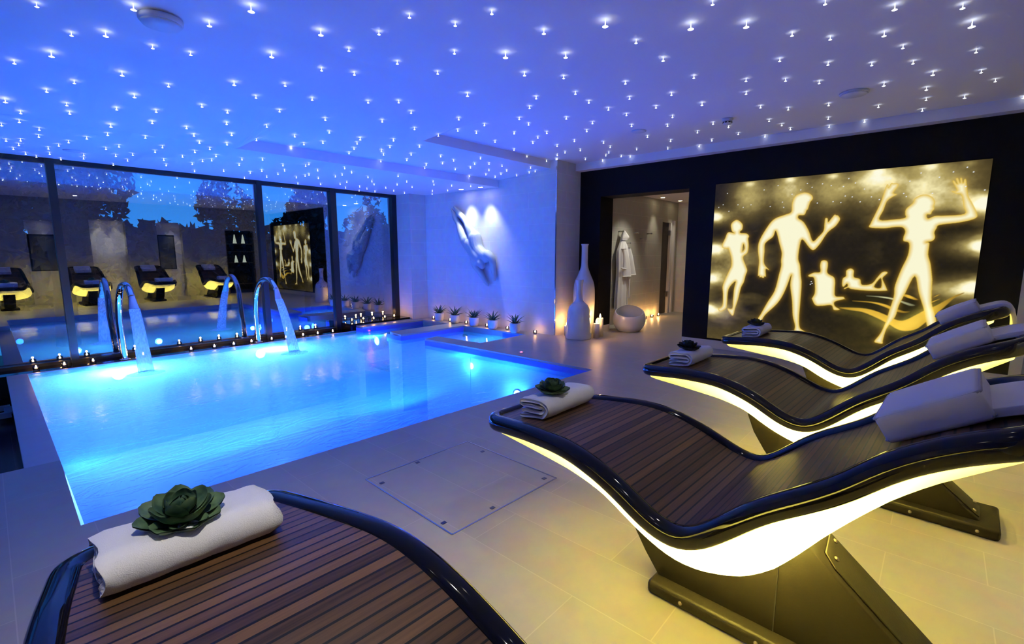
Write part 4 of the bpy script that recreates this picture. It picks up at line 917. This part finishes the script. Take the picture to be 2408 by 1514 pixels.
ART_WAVE={
 'w1':'0.878,0.703 0.691,0.713 0.569,0.700 0.448,0.658 0.328,0.602 0.256,0.609 0.169,0.675 0.094,0.738 0.020,0.785 -0.051,0.846 -0.121,0.905 -0.186,0.942 -0.187,0.932 -0.123,0.881 -0.057,0.787 0.011,0.692 0.082,0.601 0.154,0.518 0.245,0.487 0.319,0.501 0.410,0.558 0.532,0.621 0.657,0.670 0.782,0.683',
 'w2':'0.760,0.792 0.577,0.793 0.458,0.775 0.369,0.738 0.282,0.708 0.226,0.706 0.280,0.690 0.366,0.705 0.455,0.746 0.576,0.782',
 'w3':'0.631,0.860 0.495,0.861 0.378,0.846 0.292,0.816 0.190,0.783 0.233,0.775 0.319,0.810 0.406,0.836 0.523,0.853',
 'w4':'0.299,0.898 0.243,0.887 0.169,0.847 0.195,0.843 0.251,0.860 0.303,0.883',
 'w5':'0.040,0.885 -0.003,0.915 -0.006,0.912 0.035,0.882',
 'w6':'0.065,0.820 -0.003,0.863 -0.005,0.859 0.060,0.817',
}
ART_TOP='1.989,2.259,1 1.522,2.268,1.1 1.072,2.263,0.9 0.642,2.266,1 0.198,2.271,1.2 -0.112,2.269,0.4'
ART_SIDE='2.405,1.852,1 2.417,1.421,1 2.417,1.001,0.8 2.425,0.570,1.1 -0.268,1.857,0.9 -0.271,1.429,1 -0.254,1.003,1'
ART_DOT='2.269,2.159 2.124,1.999 2.317,2.012 2.236,1.920 2.373,1.980 2.055,1.960 1.960,1.988 1.814,2.166 1.655,2.206 1.590,1.996 1.571,1.930 1.489,2.085 1.397,2.130 1.332,2.201 1.278,2.151 1.172,2.182 1.081,2.153 1.048,1.964 0.969,1.948 0.958,2.132 0.914,2.217 0.846,2.161 0.783,1.943 0.863,2.005 0.932,2.020 0.397,2.006 0.372,1.970 0.607,1.956 0.526,2.178 0.270,2.210 0.117,2.150 0.012,2.193 -0.090,2.228 -0.141,2.176 0.357,2.133 0.157,1.987 -0.096,2.036 -0.242,1.988 1.208,1.959 1.198,1.004 1.205,0.971 1.187,0.983 1.727,1.951 1.303,1.997 0.754,2.084 0.682,1.991'
def pts(s): return np.array([[float(v) for v in q.split(',')] for q in s.split()])
def crom(P,n=4):
    o=[]; N_=len(P)
    for i in range(N_):
        p0,p1,p2,p3=P[i-1],P[i],P[(i+1)%N_],P[(i+2)%N_]
        for k in range(n):
            t=k/n; o.append(.5*((2*p1)+(-p0+p2)*t+(2*p0-5*p1+4*p2-p3)*t*t+(-p0+3*p1-3*p2+p3)*t**3))
    return np.array(o)
AY0,AY1,AZ0,AZ1=-.27,2.43,.150,2.292
NY,NZ=640,508
gy,gz=np.meshgrid(np.linspace(AY0,AY1,NY),np.linspace(AZ0,AZ1,NZ),indexing='ij'); GP=np.stack([gy.ravel(),gz.ravel()],1)
def sdf(poly,lim=.25):
    """signed distance to a closed outline, positive inside; evaluated near the outline only"""
    out=np.full(len(GP),-1e3); lo=poly.min(0)-lim; hi=poly.max(0)+lim
    idx=np.where((GP[:,0]>lo[0])&(GP[:,0]<hi[0])&(GP[:,1]>lo[1])&(GP[:,1]<hi[1]))[0]
    q=GP[idx]; d2=np.full(len(q),1e9); ins=np.zeros(len(q),bool)
    for i in range(len(poly)):
        a,b=poly[i-1],poly[i]; ab=b-a; l=ab@ab+1e-12
        t=np.clip(((q-a)@ab)/l,0,1); e=q-a-t[:,None]*ab; d2=np.minimum(d2,(e*e).sum(1))
        c=((a[1]>q[:,1])!=(b[1]>q[:,1])); xx=(b[0]-a[0])*(q[:,1]-a[1])/(b[1]-a[1]+1e-12)+a[0]; ins^=c&(q[:,0]<xx)
    out[idx]=np.where(ins,1,-1)*np.sqrt(d2); return out
def vnoise(sc,seed,octv=4):
    r=np.random.default_rng(seed); tot=np.zeros(len(GP)); amp=1;nrm=0
    for o_ in range(octv):
        n=64; T=r.random((n,n)); x=GP[:,0]*sc[0]*2**o_+7; y=GP[:,1]*sc[1]*2**o_+7
        xi=np.floor(x).astype(int);yi=np.floor(y).astype(int);fx=x-xi;fy=y-yi;fx=fx*fx*(3-2*fx);fy=fy*fy*(3-2*fy)
        v=(T[xi%n,yi%n]*(1-fx)+T[(xi+1)%n,yi%n]*fx)*(1-fy)+(T[xi%n,(yi+1)%n]*(1-fx)+T[(xi+1)%n,(yi+1)%n]*fx)*fy
        tot+=amp*v; nrm+=amp; amp*=.55
    return tot/nrm
def srgb(c): c=np.array(c,float)/255; return np.where(c<.04045,c/12.92,((c+.055)/1.055)**2.4)
cloud=vnoise((1.6,3.2),3); fine=vnoise((30,30),5,2)
edgeg=np.maximum(0,1-np.minimum(np.minimum(GP[:,0]-AY0,AY1-GP[:,0])/1.0,(AZ1-GP[:,1])/.75))
g=.10+.34*np.clip((cloud-.42)*3,0,1)*np.clip(edgeg*1.6,0.05,1)
for y,z,a in pts(ART_TOP):
    dy=(GP[:,0]-y); dz=(GP[:,1]-(z-.16)); g=g+a*.62*np.exp(-(dy/.20)**2-(dz/.24)**2)*(.6+.8*cloud); g=g+a*.45*np.exp(-(dy/.06)**2-((GP[:,1]-z)/.035)**2)
for y,z,a in pts(ART_SIDE):
    g=g+a*.85*np.exp(-((GP[:,0]-y)/.24)**2-((GP[:,1]-z)/.10)**2)*(.4+cloud)*.8+a*.8*np.exp(-((GP[:,0]-y)/.08)**2-((GP[:,1]-z)/.05)**2)
g=g+.16*np.clip((AZ0+.45-GP[:,1])/.45,0,1)*np.clip((GP[:,0]-1.0)/1.2,0.2,1)
g=np.clip(g*(.9+.2*fine),0,1.15)
rk=[0,.1,.3,.6,.9,1.15]; cols=np.array([srgb(c) for c in((16,14,9),(34,29,18),(96,82,46),(178,160,96),(250,238,180),(255,252,225))])
C_=np.stack([np.interp(g,rk,cols[:,i]) for i in range(3)],1)
# gold ribbons
goldA,goldB=srgb((90,60,15)),srgb((250,200,70))
for k in ('w1','w2','w3','w4','w5','w6'):
    P=crom(pts(ART_WAVE[k]),4); d=sdf(P,.06); a=np.clip(d/.010+.5,0,1)
    yc=(GP[:,0]-P[:,0].min())/(P[:,0].max()-P[:,0].min()); br=np.clip(1.15-np.abs(yc-.55)*1.7,.15,1)*(.55+.6*vnoise((3,9),9,2))
    if k=='w3': cc=np.outer(br,srgb((225,225,170)))
    else: cc=goldA+(goldB-goldA)*np.clip(br,0,1)[:,None]
    C_=C_*(1-a[:,None])+cc*a[:,None]
fd=np.full(len(GP),-1e3)
for k,v in ART_FIG.items():
    if not k.startswith('hole'): fd=np.maximum(fd,sdf(crom(pts(v),4)))
for k in ('hole_lying','hole_woman'): fd=np.minimum(fd,-sdf(crom(pts(ART_FIG[k]),4)))
fd[fd<-100]=-1e3
halo=np.exp(np.minimum(0,fd)/.017); C_=C_+halo[:,None]*srgb((150,112,24))*.45*(fd<0)[:,None]
ins=np.clip(fd/.006+.5,0,1)[:,None]; ed=np.clip(fd/.040,0,1)[:,None]
ic=srgb((228,190,62))*(1-ed)+np.array([.97,.94,.66])*ed
C_=C_*(1-ins)+ic*ins
for y,z in pts(ART_DOT):
    r_=.0058; d=np.hypot(GP[:,0]-y,GP[:,1]-z); a=np.clip((r_-d)/.004+.5,0,1)[:,None]; C_=C_*(1-a)+np.array([.85,.88,.9])*a
idx=np.arange(NY*NZ).reshape(NY,NZ); f=np.stack([idx[:-1,:-1],idx[1:,:-1],idx[1:,1:],idx[:-1,1:]],-1).reshape(-1,4)
me=bpy.data.meshes.new('picture_surface'); V=np.zeros((NY*NZ,3)); V[:,0]=XW-.0255; V[:,1]=GP[:,0]; V[:,2]=GP[:,1]
me.vertices.add(len(V)); me.vertices.foreach_set('co',V.ravel()); me.loops.add(f.size); me.loops.foreach_set('vertex_index',f[:,::-1].ravel().astype(np.int32)); me.polygons.add(len(f)); me.polygons.foreach_set('loop_start',(np.arange(len(f))*4).astype(np.int32)); me.update(); me.validate()
ca=me.color_attributes.new('glow','FLOAT_COLOR','POINT'); ca.data.foreach_set('color',np.concatenate([C_,np.ones((len(C_),1))],1).astype(np.float32).ravel())
mt,nt,out=new_mat('backlit_picture'); at=N(nt,'ShaderNodeVertexColor'); at.layer_name='glow'; em=N(nt,'ShaderNodeEmission',Strength=1.0); nt.links.new(at.outputs[0],em.inputs[0])
gl=N(nt,'ShaderNodeBsdfGlossy',Roughness=.12); ad=N(nt,'ShaderNodeMixShader'); ad.inputs[0].default_value=.015; nt.links.new(em.outputs[0],ad.inputs[1]); nt.links.new(gl.outputs[0],ad.inputs[2]); nt.links.new(ad.outputs[0],out.inputs['Surface'])
mt.cycles.emission_sampling='NONE'
me.materials.append(mt)
t=empty('light_panel',(0,0,0),0,'large backlit panel of glowing silhouette figures on dark mist, on the black wall','picture')
o=bpy.data.objects.new('picture_surface',me); COL.objects.link(o); o.parent=t
m=MB(); m.box(XW-.025,XW-.001,AY0,AY1,AZ0,AZ1); m.build('panel_body',M['black'],t)
# ------------------------------------------------------------------ diving figure relief on the alcove wall
XA=6.25
def diver():
    # crop pixel -> wall metres (y grows to the left on the wall)
    def w(x,y): return (7.19-(x-155)*.00183,2.20-(y-215)*.001275)
    m=MB(); dx=.055
    def limb(pl):
        P=[];R=[]
        for x,y,r,d in pl: a,b=w(x,y); P.append((XA-d,a,b)); R.append(r)
        P2=smooth_poly([p+(r,) for p,r in zip(P,R)],5)
        m.tube([q[:3] for q in P2],[q[3] for q in P2],14); 
        m.sphere(P2[0][:3],P2[0][3],12,8); m.sphere(P2[-1][:3],P2[-1][3],12,8)
    limb([(158,212,.020,.05),(190,262,.034,.06),(225,330,.058,.07),(262,410,.056,.07),(285,450,.058,.07),(315,520,.078,.075),(360,620,.098,.08),(395,700,.105,.08)])
    limb([(196,180,.020,.05),(240,225,.034,.06),(300,300,.060,.07),(360,370,.058,.07),(395,420,.060,.07),(440,490,.082,.075),(490,580,.102,.08),(525,660,.11,.08)])
    limb([(400,690,.115,.085),(430,760,.10,.085),(475,830,.095,.085),(520,900,.10,.085),(540,960,.105,.085),(560,1010,.085,.08)])
    limb([(530,650,.125,.085),(545,740,.122,.085),(570,810,.115,.085),(620,870,.11,.085),(660,910,.105,.085),(690,950,.08,.08)])
    limb([(470,740,.11,.10),(530,830,.105,.10),(590,930,.115,.10),(620,985,.085,.10)])
    limb([(610,960,.075,.11),(635,1020,.085,.12),(648,1060,.06,.11)])
    limb([(525,985,.080,.09),(540,1050,.072,.09),(575,1110,.062,.085),(620,1180,.056,.08),(665,1260,.044,.075),(690,1300,.044,.07),(706,1335,.026,.065)])
    limb([(710,895,.085,.09),(760,940,.074,.09),(782,1000,.064,.085),(786,1070,.058,.08),(792,1150,.046,.075),(794,1200,.046,.07),(796,1258,.026,.065)])
    me=m.build('diver_raw',M['plaster'])
    md=me.modifiers.new('r','REMESH'); md.mode='VOXEL'; md.voxel_size=.012
    s_=me.modifiers.new('s','SMOOTH'); s_.factor=.5; s_.iterations=5
    dg=bpy.context.evaluated_depsgraph_get(); nm=bpy.data.meshes.new_from_object(me.evaluated_get(dg))
    for v in nm.vertices:
        if v.co.x>XA+.01: v.co.x=XA+.01
    nm.polygons.foreach_set('use_smooth',[True]*len(nm.polygons)); nm.materials.clear(); nm.materials.append(M['plaster'])
    bpy.data.objects.remove(me)
    o=bpy.data.objects.new('diver_relief',nm); COL.objects.link(o)
    tag(o,'pale relief sculpture of a diving body with outstretched arms on the alcove wall','sculpture')
diver()
# ------------------------------------------------------------------ star ceiling
def star_mesh(sz,name='star_light'):
    m=MB(); r=.0066*sz
    L=.044*sz+.005
    m.sphere((0,0,-L),r,10,7,(1,1,1.3))
    m.lathe([(.0008*sz,.004),(.0022*sz,-L*.5),(r*.75,-L+r*.5)],n=8,cap=False)  # glowing stem: the upward glint streak put into the shape
    m.lathe([(.0,-L+.0016*sz),(.022*sz,-L),(.0,-L-.0016*sz)],n=16,cap=False)  # glowing disc: the sideways glint put into the shape
    return m
base=None; meshes={}
for q in STARS.split():
    x,y,sz=map(float,q.split(','))
    if sz not in meshes:
        o=star_mesh(.45+.40*(sz-1)).build('star_light',M['star']); meshes[sz]=o; c=o
    else:
        c=meshes[sz].copy(); COL.objects.link(c)
    c.location=(x,y,ceil_h(x,y)); tag(c,'tiny white fibre optic star light twinkling in the painted ceiling','light','star lights in the ceiling')
# ceiling discs and detectors
def disc(loc,r,h,name,label,cat,extra=False):
    t=empty(name,loc,0,label,cat)
    m=MB(); m.lathe([(r,0),(r,-h*.5),(r*.93,-h*.72)],n=36); m.build('housing',M['plastic'],t)
    m=MB(); m.lathe([(r*.93,-h*.72),(r*.86,-h),(0,-h*1.04)],n=36); m.build('cover',M['plastic'],t)
    if extra:
        for k in range(10):
            a=2*PI*k/10; m=MB(); m.box(-.008,.008,-.004,.004,-.014,.006); o=m.build('vent_slot',M['dark'],t); o.location=(r*.80*math.cos(a),r*.80*math.sin(a),-h*1.02); o.rotation_euler=(0,0,a+PI/2)
disc((.90,3.76,ceil_h(.9,3.76)),.118,.042,'ceiling_speaker','round ceiling speaker at the top left among the stars','speaker')
disc((5.544,.76,2.82),.115,.026,'ceiling_speaker','round ceiling speaker at the right side of the ceiling','speaker')
disc((5.493,2.893,2.82),.09,.012,'ceiling_speaker','faint flat ceiling ring left of the smoke detector','speaker')
disc((.83,7.6,ceil_h(.83,7.6)),.09,.012,'ceiling_speaker','faint flat ceiling ring above the left panes','speaker')
t=empty('smoke_detector',(5.662,1.915,2.82),0,'white smoke detector with dark slots, above the doorway side','smoke detector')
m=MB(); m.lathe([(.058,0),(.058,-.018),(.050,-.024)],n=28); m.build('base',M['plastic'],t)
m=MB(); m.lathe([(.044,-.024),(.046,-.05),(.036,-.064),(0,-.066)],n=28); m.build('sensor_head',M['plastic'],t)
for k in range(8):
    a=2*PI*k/8; m=MB(); m.box(-.011,.011,-.003,.003,-.007,.007); o=m.build('slot',M['dark'],t); o.location=(.0458*math.cos(a),.0458*math.sin(a),-.042); o.rotation_euler=(0,0,a+PI/2)
# ------------------------------------------------------------------ recessed downlights
def downlight(loc,label,power,col=(1,.95,.86),spot=1.2,r=.042,aim=None,group='recessed downlights',glow='downglow'):
    t=empty('downlight',loc,0,label,'light',group)
    m=MB(); m.lathe([(r*1.35,0),(r*1.3,-.006),(r,-.004),(r*.98,.0)],n=24,cap=False); m.build('trim_ring',M['steel'],t)
    m=MB(); m.lathe([(r,-.003),(0,-.003)],n=24,cap=False); m.build('lens',M[glow],t)
    rot=(0,0,0)
    if aim:
        d=Vector(aim)-Vector(loc); rot=d.to_track_quat('-Z','Y').to_euler()
    light('downlight_beam','SPOT',(0,0,-.02),col,power,t,.03,rot,spot,1.0)
downlight((6.04,6.72,ceil_h(6.04,6.72)),'left downlight washing the alcove wall above the diver',72,(.88,.95,1),1.2,aim=(6.22,6.50,.6))
downlight((6.03,6.20,ceil_h(6.03,6.2)),'right downlight washing the alcove wall above the diver',72,(.88,.95,1),1.2,aim=(6.22,6.03,.6))
downlight((9.51,4.41,2.49),'left downlight in the corridor ceiling',30,(1,.92,.72),1.1,glow='warmglow')
downlight((10.34,4.39,2.49),'right downlight in the corridor ceiling',26,(1,.92,.72),1.1,glow='warmglow')
downlight((8.3,3.75,2.49),'added unseen corridor downlight aimed at the bathrobe',60,(1,.95,.82),1.2,aim=(8.2,4.5,1.1),glow='warmglow')  # unseen lamp, set forward to light the front of the robe
downlight((7.9,3.4,2.49),'corridor downlight behind the doorway header',34,(1,.92,.72),1.6,glow='warmglow')
NL=['above the first niche picture','above the stone panel, left','above the stone panel, right','above the third niche picture']
for (x,z,p),nm in zip([(1.13,2.22,16),(2.30,2.30,60),(2.68,2.30,60),(4.05,2.30,40)],NL):
    downlight((x,YB-.06,z),'niche downlight '+nm,p,(1,.95,.82),1.0,r=.035,glow='warmglow',aim=(x,YB-.25,z-1.3))
for (x,y),nm,p in zip([(.25,.35),(1.75,.45),(-1.3,.8)],['above the nearest lounger','above the middle of the large lounger','left of the viewpoint'],[120,36,4]):  # downlights added out of view to brighten the near loungers and towels
    downlight((x,y,2.82),'unseen added ceiling downlight '+nm,p,(1,.96,.90),1.05,aim=(.35,1.35,.5) if p==120 else ((1.95,1.25,.5) if p==36 else None))
# ------------------------------------------------------------------ niche contents seen in the glass
for (a,b,z0,z1),lb in zip([(.84,1.43,.88,1.86),(3.66,4.10,.86,1.92)],['dark framed forest picture in the first niche behind the loungers','dark framed forest picture in the third niche behind the loungers']):
    t=empty('framed_picture',((a+b)/2,YB-.25,(z0+z1)/2),0,lb,'picture','forest pictures in the niches'); w_,h_=(b-a)/2,(z1-z0)/2
    m=MB(); m.box(-w_+.02,w_-.02,0,.02,-h_+.02,h_-.02); m.build('canvas',M['picture'],t)
    m=MB(); m.box(-w_,w_,0,.03,-h_,-h_+.03); m.box(-w_,w_,0,.03,h_-.03,h_); m.box(-w_,-w_+.03,0,.03,-h_,h_); m.box(w_-.03,w_,0,.03,-h_,h_); m.build('frame',M['black'],t)
m=MB(); m.box(2.085,2.865,YB-.245,YB-.215,.86,2.29); tag(m.build('stone_panel',M['stone'],bevel=.004),'lit rough stone panel in the middle niche behind the loungers','wall panel')
t=empty('shelf_unit',(5.92,YB-.25,0),0,'dark shelf unit standing in the recess near the lit panel','shelves')
m=MB()
for z in (.30,1.02,1.40,1.66): m.box(-.42,.42,0,.22,z,z+.03)
m.box(-.42,-.40,0,.22,0,2.05); m.box(.40,.42,0,.22,0,2.05); m.build('carcass',M['doorwood'],t)
for i,(x,z,n_) in enumerate([(5.80,1.69,'upper shelf, left'),(6.06,1.69,'upper shelf, right'),(5.80,1.05,'lower shelf, left'),(6.06,1.05,'lower shelf, right')]):
    t=empty('cone_lamp',(x,YB-.13,z),0,'small pale cone lamp on the '+n_,'lamp','cone lamps on the shelf unit')
    m=MB(); m.lathe([(.06,0),(.012,.30 if i<2 else .24)],n=16); m.build('shade',emat('cone_lamp_glow',(.9,1,.8),.9) if i==0 else bpy.data.materials['cone_lamp_glow'],t)
